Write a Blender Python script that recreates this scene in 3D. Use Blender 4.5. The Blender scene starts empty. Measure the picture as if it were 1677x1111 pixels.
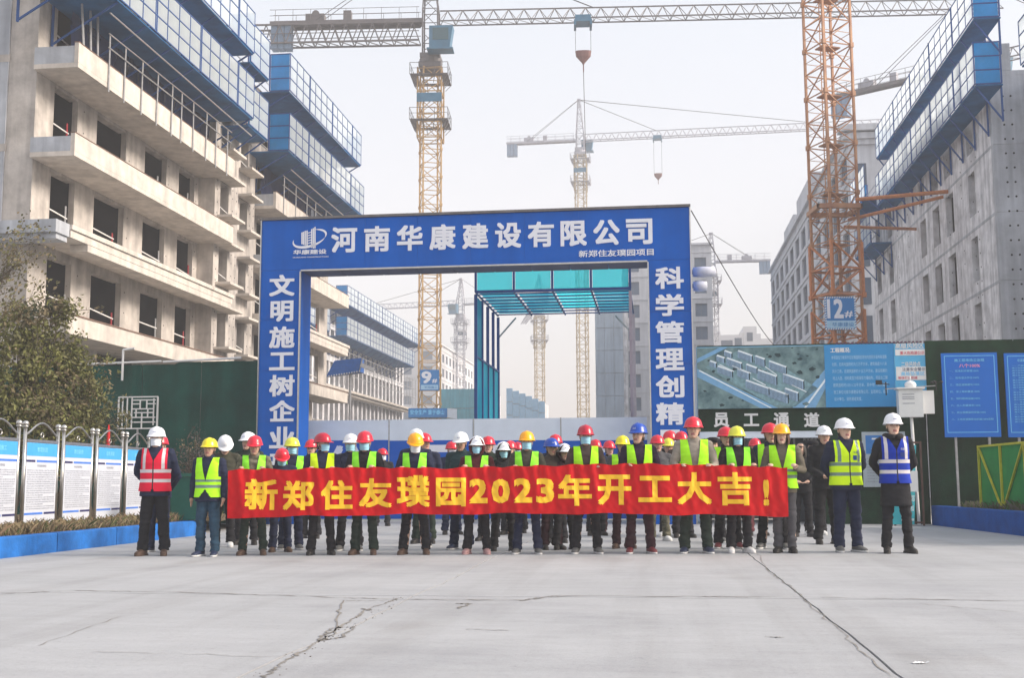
import bpy, bmesh, math, random
from mathutils import Vector, Matrix, noise
random.seed(11)
SC = bpy.context.scene
COL = SC.collection
R = math.radians
PI = math.pi

# ---------------------------------------------------------------- camera, sky, sun, exposure
FPX, CX, CY, CAMH = 1900.0, 838.5, 555.5, 1.0
PIT = math.atan(233.5/FPX); ROLL = R(.25); TH = math.atan(.1236)
cam = bpy.data.cameras.new('camera'); cam.sensor_width = 36; cam.lens = 36*FPX/1677
cam.clip_end = 3000; cam.clip_start = .05
co = bpy.data.objects.new('camera', cam); COL.objects.link(co)
co.matrix_world = Matrix.Translation((0, 0, CAMH)) @ Matrix.Rotation(PI/2+PIT, 4, 'X') @ Matrix.Rotation(-ROLL, 4, 'Z')
SC.camera = co
SUN_EL, SUN_AZ = R(30), R(99)          # azimuth clockwise from +Y
w = bpy.data.worlds.new('World'); SC.world = w; w.use_nodes = True
nt = w.node_tree; nt.nodes.clear()
out = nt.nodes.new('ShaderNodeOutputWorld')
sky = nt.nodes.new('ShaderNodeTexSky'); sky.sky_type = 'NISHITA'; sky.sun_disc = False
sky.sun_elevation = SUN_EL; sky.sun_rotation = SUN_AZ; sky.air_density = 1.0; sky.dust_density = 6.0; sky.ozone_density = 1.0
b1 = nt.nodes.new('ShaderNodeBackground'); b1.inputs[1].default_value = .045
# the winter smog: an even veil of pale light in front of the blue, a touch warmer towards the horizon
tc = nt.nodes.new('ShaderNodeTexCoord'); sep = nt.nodes.new('ShaderNodeSeparateXYZ')
ab = nt.nodes.new('ShaderNodeMath'); ab.operation = 'ABSOLUTE'
cr = nt.nodes.new('ShaderNodeValToRGB')
cr.color_ramp.elements[0].position = 0; cr.color_ramp.elements[0].color = (.88, .79, .755, 1)
cr.color_ramp.elements[1].position = .42; cr.color_ramp.elements[1].color = (.77, .79, .82, 1)
b2 = nt.nodes.new('ShaderNodeBackground'); b2.inputs[1].default_value = .485
ad = nt.nodes.new('ShaderNodeAddShader')
L = nt.links.new
L(tc.outputs['Generated'], sep.inputs[0]); L(sep.outputs[2], ab.inputs[0]); L(ab.outputs[0], cr.inputs[0]); L(cr.outputs[0], b2.inputs[0])
L(sky.outputs[0], b1.inputs[0]); L(b1.outputs[0], ad.inputs[0]); L(b2.outputs[0], ad.inputs[1]); L(ad.outputs[0], out.inputs[0])
sl = bpy.data.lights.new('sun', 'SUN'); sl.energy = 2.7; sl.angle = R(18); sl.color = (1, .89, .77)
so = bpy.data.objects.new('sun', sl); COL.objects.link(so)
sd = Vector((math.sin(SUN_AZ)*math.cos(SUN_EL), math.cos(SUN_AZ)*math.cos(SUN_EL), math.sin(SUN_EL)))
so.rotation_euler = sd.to_track_quat('Z', 'Y').to_euler(); so.location = sd*50
SC.view_settings.view_transform = 'Standard'; SC.view_settings.look = 'None'
SC.view_settings.exposure = .92; SC.view_settings.gamma = 1
SC.view_settings.use_curve_mapping = False
SC.render.engine = 'CYCLES'
SC.cycles.max_bounces = 6; SC.cycles.diffuse_bounces = 3; SC.cycles.volume_bounces = 1
SC.cycles.transparent_max_bounces = 16; SC.cycles.use_denoising = True
SC.cycles.caustics_reflective = False; SC.cycles.caustics_refractive = False

# ---------------------------------------------------------------- measuring helpers (photograph -> metres)
def ray(px, py):
    r = (px-CX)/FPX; u = (CY-py)/FPX
    c, s = math.cos(ROLL), math.sin(ROLL)
    r, u = r*c+u*s, -r*s+u*c
    return Vector((r, math.cos(PIT)-u*math.sin(PIT), math.sin(PIT)+u*math.cos(PIT)))
def gnd(px, py, z=0.0):
    d = ray(px, py); t = (z-CAMH)/d.z; return d.x*t, d.y*t
def atD(px, py, D):
    d = ray(px, py); t = D/d.y; return d.x*t, D, CAMH+d.z*t
def vu(x, y): return x*math.cos(TH)-y*math.sin(TH), x*math.sin(TH)+y*math.cos(TH)
def xy(v, u): return v*math.cos(TH)+u*math.sin(TH), -v*math.sin(TH)+u*math.cos(TH)
def Vat(px, py, u):
    d = ray(px, py); a, b = vu(d.x, d.y); t = u/b; return a*t, CAMH+d.z*t
def Uat(px, py, v):
    d = ray(px, py); a, b = vu(d.x, d.y); t = v/a; return b*t, CAMH+d.z*t

# ---------------------------------------------------------------- colours and materials
def s2l(c): c /= 255.; return c/12.92 if c <= .04045 else ((c+.055)/1.055)**2.4
def C(r, g, b, k=1.0): return (min(1, s2l(r)*k), min(1, s2l(g)*k), min(1, s2l(b)*k))
MAT = {}
def pm(name, col, rough=.7, metal=0., var=.12, scale=6., bump=0., bscale=40., streak=0., spec=.35, alpha=None, trans=None, var2=None, detail=5):
    if name in MAT: return MAT[name]
    m = bpy.data.materials.new(name); m.use_nodes = True; t = m.node_tree; n = t.nodes; l = t.links
    p = n['Principled BSDF']; p.inputs['Roughness'].default_value = rough; p.inputs['Metallic'].default_value = metal
    p.inputs['Specular IOR Level'].default_value = spec
    tc = n.new('ShaderNodeTexCoord'); ns = n.new('ShaderNodeTexNoise'); ns.inputs['Scale'].default_value = scale
    ns.inputs['Detail'].default_value = detail; ns.inputs['Roughness'].default_value = .6
    l.new(tc.outputs['Object'], ns.inputs['Vector'])
    rp = n.new('ShaderNodeValToRGB'); e = rp.color_ramp.elements
    e[0].position = .3; e[1].position = .72
    c2 = var2 if var2 else tuple(min(1, c*(1+var)) for c in col)
    e[0].color = (*[c*(1-var) for c in col], 1); e[1].color = (*c2, 1)
    l.new(ns.outputs['Fac'], rp.inputs[0]); src = rp.outputs[0]
    if streak:
        mp = n.new('ShaderNodeMapping'); mp.inputs['Scale'].default_value = (1.7, 1.7, .14)
        n2 = n.new('ShaderNodeTexNoise'); n2.inputs['Scale'].default_value = 1.6; n2.inputs['Detail'].default_value = 7
        l.new(tc.outputs['Object'], mp.inputs[0]); l.new(mp.outputs[0], n2.inputs['Vector'])
        r2 = n.new('ShaderNodeValToRGB'); r2.color_ramp.elements[0].position = .33; r2.color_ramp.elements[1].position = .62
        r2.color_ramp.elements[0].color = (1-streak, 1-streak, 1-streak*.95, 1); r2.color_ramp.elements[1].color = (1, 1, 1, 1)
        mx = n.new('ShaderNodeMix'); mx.data_type = 'RGBA'; mx.blend_type = 'MULTIPLY'; mx.inputs[0].default_value = 1
        l.new(n2.outputs['Fac'], r2.inputs[0]); l.new(src, mx.inputs[6]); l.new(r2.outputs[0], mx.inputs[7]); src = mx.outputs[2]
    l.new(src, p.inputs['Base Color'])
    if bump:
        n3 = n.new('ShaderNodeTexNoise'); n3.inputs['Scale'].default_value = bscale; n3.inputs['Detail'].default_value = 4
        l.new(tc.outputs['Object'], n3.inputs['Vector'])
        bp = n.new('ShaderNodeBump'); bp.inputs['Strength'].default_value = bump; bp.inputs['Distance'].default_value = .02
        l.new(n3.outputs['Fac'], bp.inputs['Height']); l.new(bp.outputs[0], p.inputs['Normal'])
    if trans is not None or alpha is not None:
        sh = p.outputs[0]
        if trans is not None:                 # thin sheet that lets light through
            tr = n.new('ShaderNodeBsdfTranslucent'); l.new(src, tr.inputs[0])
            mx = n.new('ShaderNodeMixShader'); mx.inputs[0].default_value = trans
            l.new(sh, mx.inputs[1]); l.new(tr.outputs[0], mx.inputs[2]); sh = mx.outputs[0]
        if alpha is not None:
            tp = n.new('ShaderNodeBsdfTransparent'); mx = n.new('ShaderNodeMixShader'); mx.inputs[0].default_value = alpha
            l.new(tp.outputs[0], mx.inputs[1]); l.new(sh, mx.inputs[2]); sh = mx.outputs[0]
            if name.startswith('polycarb'): tp.inputs[0].default_value = (.22, .93, .97, 1)
        l.new(sh, n['Material Output'].inputs[0])
    MAT[name] = m; return m

conc = pm('cast_concrete', (.50, .46, .425), .9, var=.28, scale=1.3, bump=.4, bscale=9, streak=.3)
conc_d = pm('cast_concrete_shade_blue', (.46, .485, .53), .9, var=.22, scale=.7, bump=.4, bscale=8, streak=.32)  # bluish tint: shade of camera-facing concrete put into the colour
conc_r = pm('cast_concrete_pale', (.74, .74, .775), .9, var=.3, scale=1.4, bump=.3, bscale=8, streak=.38)
conc_l = pm('rendered_ledge', (.63, .575, .52), .9, var=.17, scale=2.0, bump=.2, bscale=14, streak=.18)
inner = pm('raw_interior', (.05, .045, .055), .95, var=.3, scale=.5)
dark = pm('dark_hole', (.02, .02, .02), .9)
bluef = pm('blue_steel_frame', C(38, 80, 142), .6, .0, var=.15, scale=3)
meshp = pm('perforated_screen', (.80, .88, .95), .6, var=.1, scale=1.2, trans=.5, alpha=.74)
meshb = pm('blue_screen', C(30, 165, 225), .6, var=.15, scale=1.2, trans=.5, alpha=.85)
deckm = pm('scaffold_deck', C(36, 98, 150), .8, var=.35, scale=.8)
shadeb = pm('blue_shade_sheet', C(40, 52, 96), .9, var=.45, scale=.7, trans=.15, alpha=.82)  # dark see-through sheet standing in for shade under the platforms
galv = pm('galvanised_tube', (.42, .42, .43), .45, .5, var=.2, scale=8)
redw = pm('red_barrier_paint', C(150, 40, 50), .6, var=.2)
whit = pm('white_paint', (.78, .78, .78), .45, var=.05, scale=3)
gblue = pm('gate_blue_panel', C(0, 92, 188), .5, var=.08, scale=1.3, spec=.1, streak=.12)
gwhite = pm('gate_lettering', (.78, .80, .88), .5, var=.03)
steel = pm('stainless_steel', (.55, .54, .52), .28, .85, var=.12, scale=9)
steeld = pm('weathered_steel', (.17, .16, .16), .55, .5, var=.25, scale=5)
cyan = pm('polycarbonate_cyan', C(10, 225, 240), .25, var=.08, scale=1.1, trans=.75, alpha=.62)
teal = pm('polycarbonate_teal', C(0, 150, 185), .3, var=.16, scale=1.1, trans=.6, alpha=.8)
cbar = pm('canopy_steel', C(30, 70, 130), .45, .2, var=.15)
craney = pm('crane_yellow', C(182, 148, 100), .55, var=.25, scale=2.5)
craneo = pm('crane_orange', C(176, 124, 102), .6, var=.3, scale=1.2, var2=C(198, 150, 110))
craneg = pm('crane_grey_paint', C(105, 100, 102), .55, var=.2, scale=1)
cranep = pm('crane_hazed_paint', C(168, 168, 178), .55, var=.2, scale=1)  # far crane paint made paler, distance haze mixed into the colour
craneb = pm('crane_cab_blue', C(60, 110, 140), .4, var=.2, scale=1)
craneyp = pm('crane_hazed_yellow', C(172, 154, 124), .6, var=.2, scale=1)  # mast yellow washed out to carry the haze of far cranes
cwt = pm('counterweight_concrete', C(125, 145, 170), .8, var=.15)
black = pm('black_rubber', (.018, .018, .02), .6)
cable = pm('steel_cable', (.06, .055, .06), .6)
kerbm = pm('kerb_blue_paint', C(28, 108, 188), .7, var=.28, scale=3.5, bump=.25, bscale=25, streak=.25)
kerbd = pm('kerb_deep_blue_paint', C(6, 74, 150), .7, var=.25, scale=3, bump=.25, bscale=25)
soil = pm('dry_soil', (.16, .12, .075), .95, var=.35, scale=7, bump=.8, bscale=22)
whitep = pm('white_hoarding', C(218, 228, 240), .5, var=.06, scale=2)
fblue = pm('hoarding_blue', C(0, 88, 186), .5, var=.08, scale=2, spec=.15)
skyb = pm('noticeboard_header', C(70, 160, 220), .5, var=.06)
paper = pm('noticeboard_print', C(196, 201, 212), .5, var=.03)
inkg = pm('grey_print', C(120, 125, 142), .7)
inkn = pm('navy_print', C(40, 40, 90), .7)
inkb = pm('blue_print', C(70, 120, 210), .7)
red = pm('red_cloth_flag', C(190, 20, 30), .7)
dgreen = pm('bin_green', C(18, 78, 66), .4, var=.12)
yel = pm('yellow_frame', C(190, 185, 50), .5, var=.2)
ggreen = pm('gate_green_panel', C(30, 130, 60), .6, var=.25, scale=2.2)
board = pm('blue_rules_board', C(6, 106, 205), .4, var=.05, scale=2)
lcyan = pm('light_blue_print', C(120, 200, 245), .5)
turq = pm('turquoise_poster', C(60, 178, 190), .5, var=.12, scale=2)
brown = pm('rusty_frame', C(86, 62, 56), .7, var=.25)

# ---------------------------------------------------------------- mesh builder and scene tree
class MB:
    def __init__(s, org=(0, 0, 0)): s.v = []; s.f = []; s.m = []; s.o = Vector(org)
    def add(s, vs, fs, m=0):
        k = len(s.v); s.v += [tuple(Vector(v)-s.o) for v in vs]; s.f += [tuple(i+k for i in f) for f in fs]; s.m += [m]*len(fs)
    def box(s, x0, x1, y0, y1, z0, z1, m=0):
        s.add([(x0,y0,z0),(x1,y0,z0),(x1,y1,z0),(x0,y1,z0),(x0,y0,z1),(x1,y0,z1),(x1,y1,z1),(x0,y1,z1)],
              [(0,3,2,1),(4,5,6,7),(0,1,5,4),(1,2,6,5),(2,3,7,6),(3,0,4,7)], m)
    def bar(s, p, q, w, m=0, caps=False, h=None):
        p = Vector(p); q = Vector(q); d = (q-p)
        if d.length < 1e-6: return
        d.normalize(); a = Vector((0,0,1)) if abs(d.z) < .9 else Vector((1,0,0))
        x = d.cross(a).normalized(); y = d.cross(x).normalized(); x *= w/2; y *= (h or w)/2
        vs = [p-x-y, p+x-y, p+x+y, p-x+y, q-x-y, q+x-y, q+x+y, q-x+y]
        fs = [(0,1,5,4),(1,2,6,5),(2,3,7,6),(3,0,4,7)]
        if caps: fs += [(0,3,2,1),(4,5,6,7)]
        s.add(vs, fs, m)
    def tube(s, p, q, r0, r1=None, n=8, m=0, caps=True):
        if r1 is None: r1 = r0
        p = Vector(p); q = Vector(q); d = (q-p).normalized(); a = Vector((0,0,1)) if abs(d.z) < .9 else Vector((1,0,0))
        x = d.cross(a).normalized(); y = d.cross(x).normalized(); vs = []
        for c, r in ((p, r0), (q, r1)):
            for i in range(n):
                t = 2*PI*i/n; vs.append(c+x*math.cos(t)*r+y*math.sin(t)*r)
        fs = [(i, (i+1) % n, n+(i+1) % n, n+i) for i in range(n)]
        if caps: fs += [tuple(reversed(range(n))), tuple(range(n, 2*n))]
        s.add(vs, fs, m)
    def ell(s, c, r, nu=12, nv=8, m=0, mat=None):
        vs = []; fs = []
        for j in range(nv+1):
            ph = -PI/2+PI*j/nv
            for i in range(nu):
                t = 2*PI*i/nu; v = Vector((r[0]*math.cos(ph)*math.cos(t), r[1]*math.cos(ph)*math.sin(t), r[2]*math.sin(ph)))
                if mat: v = mat @ v
                vs.append(Vector(c)+v)
        for j in range(nv):
            for i in range(nu): fs.append((j*nu+i, j*nu+(i+1) % nu, (j+1)*nu+(i+1) % nu, (j+1)*nu+i))
        s.add(vs, fs, m)
    def loft(s, rings, n=20, m=0, caps=True, fn=None):
        # rings: (cx, cy, z, rx, ry)
        vs = []; fs = []
        for (cx, cy, z, rx, ry) in rings:
            for i in range(n):
                t = 2*PI*i/n; ct, st = math.cos(t), math.sin(t)
                e = .82; sx = abs(ct)**e*(1 if ct > 0 else -1); sy = abs(st)**e*(1 if st > 0 else -1)
                v = Vector((cx+rx*sx, cy+ry*sy, z)); vs.append(fn(v) if fn else v)
        for j in range(len(rings)-1):
            for i in range(n): fs.append((j*n+i, j*n+(i+1) % n, (j+1)*n+(i+1) % n, (j+1)*n+i))
        if caps: fs += [tuple(reversed(range(n))), tuple((len(rings)-1)*n+i for i in range(n))]
        s.add(vs, fs, m)
    def grid(s, fn, nu, nv, m=0):
        vs = [fn(i/nu, j/nv) for j in range(nv+1) for i in range(nu+1)]
        s.add(vs, [(j*(nu+1)+i, j*(nu+1)+i+1, (j+1)*(nu+1)+i+1, (j+1)*(nu+1)+i) for j in range(nv) for i in range(nu)], m)
    def mesh(s, name, mats, smooth=False):
        me = bpy.data.meshes.new(name); me.from_pydata(s.v, [], s.f); me.validate()
        for mm in (mats if isinstance(mats, (list, tuple)) else [mats]): me.materials.append(mm)
        if len(me.polygons) == len(s.m): me.polygons.foreach_set('material_index', s.m)
        if smooth: me.polygons.foreach_set('use_smooth', [True]*len(me.polygons))
        me.update(); return me
    def build(s, name, mats, parent=None, smooth=False, kind=None):
        return link(name, s.mesh(name, mats, smooth), parent, kind=kind)

def link(name, me, parent=None, loc=(0,0,0), rot=(0,0,0), kind=None, scale=None):
    o = bpy.data.objects.new(name, me); COL.objects.link(o); o.location = loc; o.rotation_euler = rot
    if scale: o.scale = scale
    if parent: o.parent = parent
    if kind: o['kind'] = kind
    return o
def tag(o, label, cat, group=None):
    o['label'] = label; o['category'] = cat
    if group: o['group'] = group
    return o
def thing(name, label, cat, v, u, z=0., group=None, grid=True, rz=0.):
    o = bpy.data.objects.new(name, None); COL.objects.link(o); o.empty_display_size = .3
    if grid: x, y = xy(v, u); o.location = (x, y, z); o.rotation_euler = (0, 0, -TH+rz)
    else: o.location = (v, u, z); o.rotation_euler = (0, 0, rz)
    return tag(o, label, cat, group)
def structure(name, me_or_mb, mats=None, smooth=False):
    o = me_or_mb.build(name, mats, None, smooth); o['kind'] = 'structure'; return o

# ---------------------------------------------------------------- lettering: font outlines turned into flat mesh
_TX = {}
def glyph(s, bold=.0):
    k = (s, bold)
    if k in _TX: return _TX[k]
    c = bpy.data.curves.new('t', 'FONT'); c.body = s; c.size = 1; c.offset = bold; c.resolution_u = 2
    o = bpy.data.objects.new('t', c); COL.objects.link(o)
    dg = bpy.context.evaluated_depsgraph_get(); me = bpy.data.meshes.new_from_object(o.evaluated_get(dg))
    vs = [v.co.copy() for v in me.vertices]; fs = [tuple(p.vertices) for p in me.polygons]
    bpy.data.objects.remove(o); bpy.data.curves.remove(c); bpy.data.meshes.remove(me)
    if not vs: vs = [Vector((0,0,0))]
    b = (min(v.x for v in vs), max(v.x for v in vs), min(v.y for v in vs), max(v.y for v in vs))
    _TX[k] = (vs, fs, b); return _TX[k]
def put_text(mb, s, x0, x1, z0, z1, y, bold=.0, m=0, keep=False, depth=0., align='l'):
    """lay the string into the rectangle x0..x1, z0..z1 of a plane facing -y"""
    vs, fs, b = glyph(s, 0); w = max(b[1]-b[0], 1e-3); h = max(b[3]-b[2], 1e-3)
    bw = bold*.85; b = (b[0]-bw, b[1]+bw, b[2]-bw, b[3]+bw); w += 2*bw; h += 2*bw
    sz = (z1-z0)/h if not keep else (z1-z0)/.98; sx = (x1-x0)/w
    if keep: sx = min(sx, sz)
    if align == 'c': x0 = (x0+x1)/2-w*sx/2
    zz = z0 if not keep else z0+.1*sz
    offs = [(0, 0)] if not bold else [(0, 0), (-bw, -bw), (bw, -bw), (-bw, bw), (bw, bw)]
    if bold and depth: offs += [(bw, 0), (-bw, 0), (0, bw), (0, -bw)]
    for k_, (ox, oz) in enumerate(offs):      # heavier strokes: the outline laid down again a little to each side
        yy = y+k_*.0004
        P = [(x0+(v.x+ox-b[0])*sx, yy, zz+((v.y+oz-b[2]) if not keep else v.y)*sz) for v in vs]
        mb.add(P, fs, m)
        _sides(mb, P, fs, depth, m)
def _sides(mb, P, fs, depth, m):
    if depth:                        # raised letters: side walls from boundary edges
        cnt = {}
        for f in fs:
            for i in range(len(f)):
                e = (f[i], f[(i+1) % len(f)]); cnt[e] = 1
        es = [e for e in cnt if (e[1], e[0]) not in cnt]
        k = len(P); Q = P+[(p[0], p[1]+depth, p[2]) for p in P]
        mb.add(Q, [(e[1], e[0], e[0]+k, e[1]+k) for e in es], m)

# ================================================================ GROUND
g = MB(); g.add([(-300,-20,-.12),(300,-20,-.12),(300,330,-.12),(-300,330,-.12)], [(0,1,2,3)])
structure('ground', g, pm('site_ground', (.30, .28, .25), .95, var=.2, scale=.15))

def ground_mat():
    m = bpy.data.materials.new('yard_concrete'); m.use_nodes = True; t = m.node_tree; n = t.nodes; l = t.links
    p = n['Principled BSDF']; p.inputs['Roughness'].default_value = .82; p.inputs['Specular IOR Level'].default_value = .25
    tc = n.new('ShaderNodeTexCoord')
    def nz(sc, det=6, rough=.6, mp=None):
        x = n.new('ShaderNodeTexNoise'); x.inputs['Scale'].default_value = sc; x.inputs['Detail'].default_value = det; x.inputs['Roughness'].default_value = rough
        if mp:
            q = n.new('ShaderNodeMapping'); q.inputs['Scale'].default_value = mp; l.new(tc.outputs['Object'], q.inputs[0]); l.new(q.outputs[0], x.inputs['Vector'])
        else: l.new(tc.outputs['Object'], x.inputs['Vector'])
        return x.outputs['Fac']
    def ramp(src, a, ca, b, cb):
        r = n.new('ShaderNodeValToRGB'); e = r.color_ramp.elements; e[0].position = a; e[1].position = b; e[0].color = (*ca, 1); e[1].color = (*cb, 1)
        l.new(src, r.inputs[0]); return r.outputs[0]
    def mul(a, b):
        x = n.new('ShaderNodeMix'); x.data_type = 'RGBA'; x.blend_type = 'MULTIPLY'; x.inputs[0].default_value = 1
        l.new(a, x.inputs[6]); l.new(b, x.inputs[7]); return x.outputs[2]
    base = ramp(nz(.5), .3, (.345, .355, .375), .7, (.405, .415, .437))
    c = mul(base, ramp(nz(3.5, 8, .7, (.35, 1.6, 1)),   .38, (.93, .925, .925), .6, (1, 1, 1)))       # broom and dust streaks
    c = mul(c, ramp(nz(22, 6, .75), .3, (.8, .8, .8), .46, (1, 1, 1)))                              # specks
    c = mul(c, ramp(nz(.9, 3, .5, (1, .5, 1)), .62, (1, 1, 1), .76, (.86, .84, .82)))               # old damp stains
    c = mul(c, ramp(nz(1.1, 5, .6, (1.5, .07, 1)), .40, (.92, .915, .91), .52, (1, 1, 1)))              # old tyre runs
    c = mul(c, ramp(nz(.33, 5, .65), .36, (.87, .87, .88), .5, (1, 1, 1)))                           # dust and wash patches
    l.new(c, p.inputs['Base Color'])
    bp = n.new('ShaderNodeBump'); bp.inputs['Strength'].default_value = .35; bp.inputs['Distance'].default_value = .01
    l.new(nz(30, 5, .7), bp.inputs['Height']); l.new(bp.outputs[0], p.inputs['Normal'])
    return m
yardm = ground_mat()
yard = thing('concrete_yard', '', 'yard', 0, 0); del yard['label']; del yard['category']; yard['kind'] = 'structure'
JV = [-26, -8.72, -2.15, 1.22, 6.3, 24]; JU = [1.0, 10.25, 19.5, 30.5]
rj = random.Random(4)
def jag(a, b, n, amp): return [a+(b-a)*i/n for i in range(n+1)], [rj.uniform(-amp, amp) for _ in range(n+1)]
jl = {}
for i, v in enumerate(JV):
    for j in range(len(JU)-1):
        jl[('v', i, j)] = [(v+rj.uniform(-.012, .012)+(.03*math.sin(k*.4) if i in (2,) else 0), JU[j]+(JU[j+1]-JU[j])*k/24) for k in range(25)]
for j, u in enumerate(JU):
    for i in range(len(JV)-1):
        jl[('u', i, j)] = [(JV[i]+(JV[i+1]-JV[i])*k/24, u+rj.uniform(-.012, .012)+.02*math.sin(k*.5+i)) for k in range(25)]
for i in range(len(JV)-1):
    for j in range(len(JU)-1):
        lo, hi = jl[('u', i, j)][1:-1], jl[('u', i, j+1)][1:-1]; le, ri = jl[('v', i, j)][1:-1], jl[('v', i+1, j)][1:-1]
        gp = .009
        x0, x1, y0, y1 = JV[i]+gp, JV[i+1]-gp, JU[j]+gp, JU[j+1]-gp
        pts = [(x0, y0)]+[(a, b+gp) for a, b in lo]+[(x1, y0)]+[(a-gp, b) for a, b in ri]+[(x1, y1)]+[(a, b-gp) for a, b in reversed(hi)]+[(x0, y1)]+[(a+gp, b) for a, b in reversed(le)]
        m = MB(); k = len(pts)
        m.add([(a, b, 0) for a, b in pts]+[(a, b, -.1) for a, b in pts], [tuple(range(k))]+[(q, q+k, (q+1) % k+k, (q+1) % k) for q in range(k)])
        m.build('concrete_slab', yardm, yard)
m = MB(); m.box(-26, 24, 1, 30.5, -.11, -.05); m.build('joint_filler', pm('joint_dirt', (.14, .13, .12), .95), yard)
# cracks: thin broken-out strips of dirt in the slab surface
crk = pm('crack_dirt', (.225, .21, .195), .95, var=.35, scale=12)
def crack(pts, w0, n=14, seed=1, z=.004):
    rr = random.Random(seed); m = MB(); P = []
    for a, b in zip(pts[:-1], pts[1:]):
        for k in range(n): t = k/n; P.append((a[0]+(b[0]-a[0])*t+rr.uniform(-.02, .02), a[1]+(b[1]-a[1])*t+rr.uniform(-.03, .03)))
    P.append(pts[-1]); L_ = []; R_ = []
    for i, p in enumerate(P):
        q = P[min(i+1, len(P)-1)]; o = P[max(i-1, 0)]; d = Vector((q[0]-o[0], q[1]-o[1])).normalized(); nn = Vector((-d.y, d.x))
        w = w0*rr.uniform(.15, 1.0)*(1 if 0 < i < len(P)-1 else 0.02); L_.append((p[0]+nn.x*w, p[1]+nn.y*w, z)); R_.append((p[0]-nn.x*w, p[1]-nn.y*w, z))
    k = len(P); m.add(L_+R_, [(i, i+1, k+i+1, k+i) for i in range(k-1)]); return m
def pg(*pp): return [vu(*gnd(*p)) for p in pp]
for pts, w0, sd in [
    (pg((0,974),(120,968),(320,972),(560,980),(652,983),(860,984),(930,977),(1320,979),(1677,986)), .017, 1),
    (pg((655,980),(600,1000),(545,1035),(500,1065),(455,1095),(430,1111)), .014, 2),
    (pg((640,985),(560,985),(545,1040),(525,1050)), .012, 3),
    (pg((545,1030),(580,1028),(560,1045),(520,1052),(545,1030)), .014, 4),
    (pg((745,990),(770,990),(750,998)), .018, 5), (pg((760,1032),(835,1034)), .008, 6),
    (pg((150,1068),(480,1078)), .006, 7), (pg((60,1060),(200,1010)), .006, 12),
    (pg((1240,905),(1262,940),(1300,965),(1320,985),(1380,1040),(1460,1111)), .006, 8),
    (pg((1255,1044),(1285,1046)), .012, 9), (pg((1140,978),(1230,980)), .016, 10), (pg((590,998),(612,1001)), .016, 11),
    (pg((850,986),(880,980),(920,976)), .014, 13), (pg((1500,990),(1677,1004)), .007, 14)]:
    o = crack(pts, w0, seed=sd).build('crack', crk, yard)
m = MB()                                            # crumbs of broken concrete along the spalled joint
rr = random.Random(5)
for k in range(60):
    t = rr.random(); a = pg((655,980))[0]; b = pg((430,1111))[0]
    p = (a[0]+(b[0]-a[0])*t+rr.gauss(0, .06), a[1]+(b[1]-a[1])*t+rr.gauss(0, .05)); s_ = rr.uniform(.002, .005)
    m.box(p[0]-s_, p[0]+s_, p[1]-s_, p[1]+s_, 0.001, s_)
m.build('concrete_crumbs', crk, yard, kind='stuff')
p = gnd(1505, 1088); t = thing('paper_scrap', 'small crumpled white paper scrap lying on the concrete near the lower right corner', 'litter', p[0], p[1], grid=False)
m = MB(); m.grid(lambda a, b: (a*.07-.035, b*.03-.015, .006+.012*noise.noise(Vector((a*5, b*4, 1)))+.01*a*(1-a)), 8, 4); m.build('sheet', whit, t)
m = MB(); m.grid(lambda a, b: (.035+a*.02, b*.02-.01, .004+.01*a), 3, 2); m.build('torn_corner', whit, t)

# ================================================================ BLUE KERB WALLS AND PLANTING BEDS
def kerb(name, line, h, wth, side, mat, label):
    t = thing(name, label, 'kerb wall', *line[0])
    k = len(line)-1
    for i in range(k):
        a, b = line[i], line[i+1]; n_ = max(1, round(math.hypot(b[0]-a[0], b[1]-a[1])/1.9))
        for q in range(n_):
            t0, t1 = q/n_, (q+1)/n_-.0012
            p0 = (a[0]+(b[0]-a[0])*t0, a[1]+(b[1]-a[1])*t0); p1 = (a[0]+(b[0]-a[0])*t1, a[1]+(b[1]-a[1])*t1)
            m = MB((line[0][0], line[0][1], 0)); o = side*wth; N = 8; vs = []
            for r_ in range(N+1):
                f = r_/N; x = p0[0]+(p1[0]-p0[0])*f; y = p0[1]+(p1[1]-p0[1])*f; w_ = .008*noise.noise(Vector((x*2, y*2, 3)))
                vs += [(x+w_, y, -.02), (x+w_, y, h-.015+w_*.4), (x+side*.015+w_, y, h+w_*.4), (x+o, y, h+w_*.4), (x+o, y, -.02)]
            fs = []
            for r_ in range(N):
                for c_ in range(4): fs.append((r_*5+c_, r_*5+c_+1, r_*5+c_+6, r_*5+c_+5))
            fs += [(0,1,2,3,4), tuple(N*5+i for i in (4,3,2,1,0))]
            m.add(vs, fs); m.build('kerb_block', mat, t)
    return t
kerb('kerb_wall', [(-8.74, 3.0), (-8.74, 22.0)], .28, .2, -1, kerbm, 'long low blue painted kerb wall below the row of notice boards on the left')
kerb('kerb_wall', [(6.02, 26.9), (6.4, 21.66), (6.85, 15.0)], .43, .2, 1, kerbd, 'deep blue painted kerb wall below the green site gate at the right edge')
m = MB(); m.grid(lambda a, b: (-8.95-a*7, 3+b*24.4, .235+.05*noise.noise(Vector((a*9, b*20, 0)))), 18, 60); structure('planting_bed_left', m, soil)
m = MB(); m.grid(lambda a, b: (6.2+(1-b)*.75+a*7, 15+b*12.2, .38+.06*noise.noise(Vector((a*9, b*14, 5)))), 18, 40); structure('planting_bed_right', m, soil)
for o in bpy.data.objects:
    if o.name.startswith('planting_bed'): o.rotation_euler = (0, 0, -TH)

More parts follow.
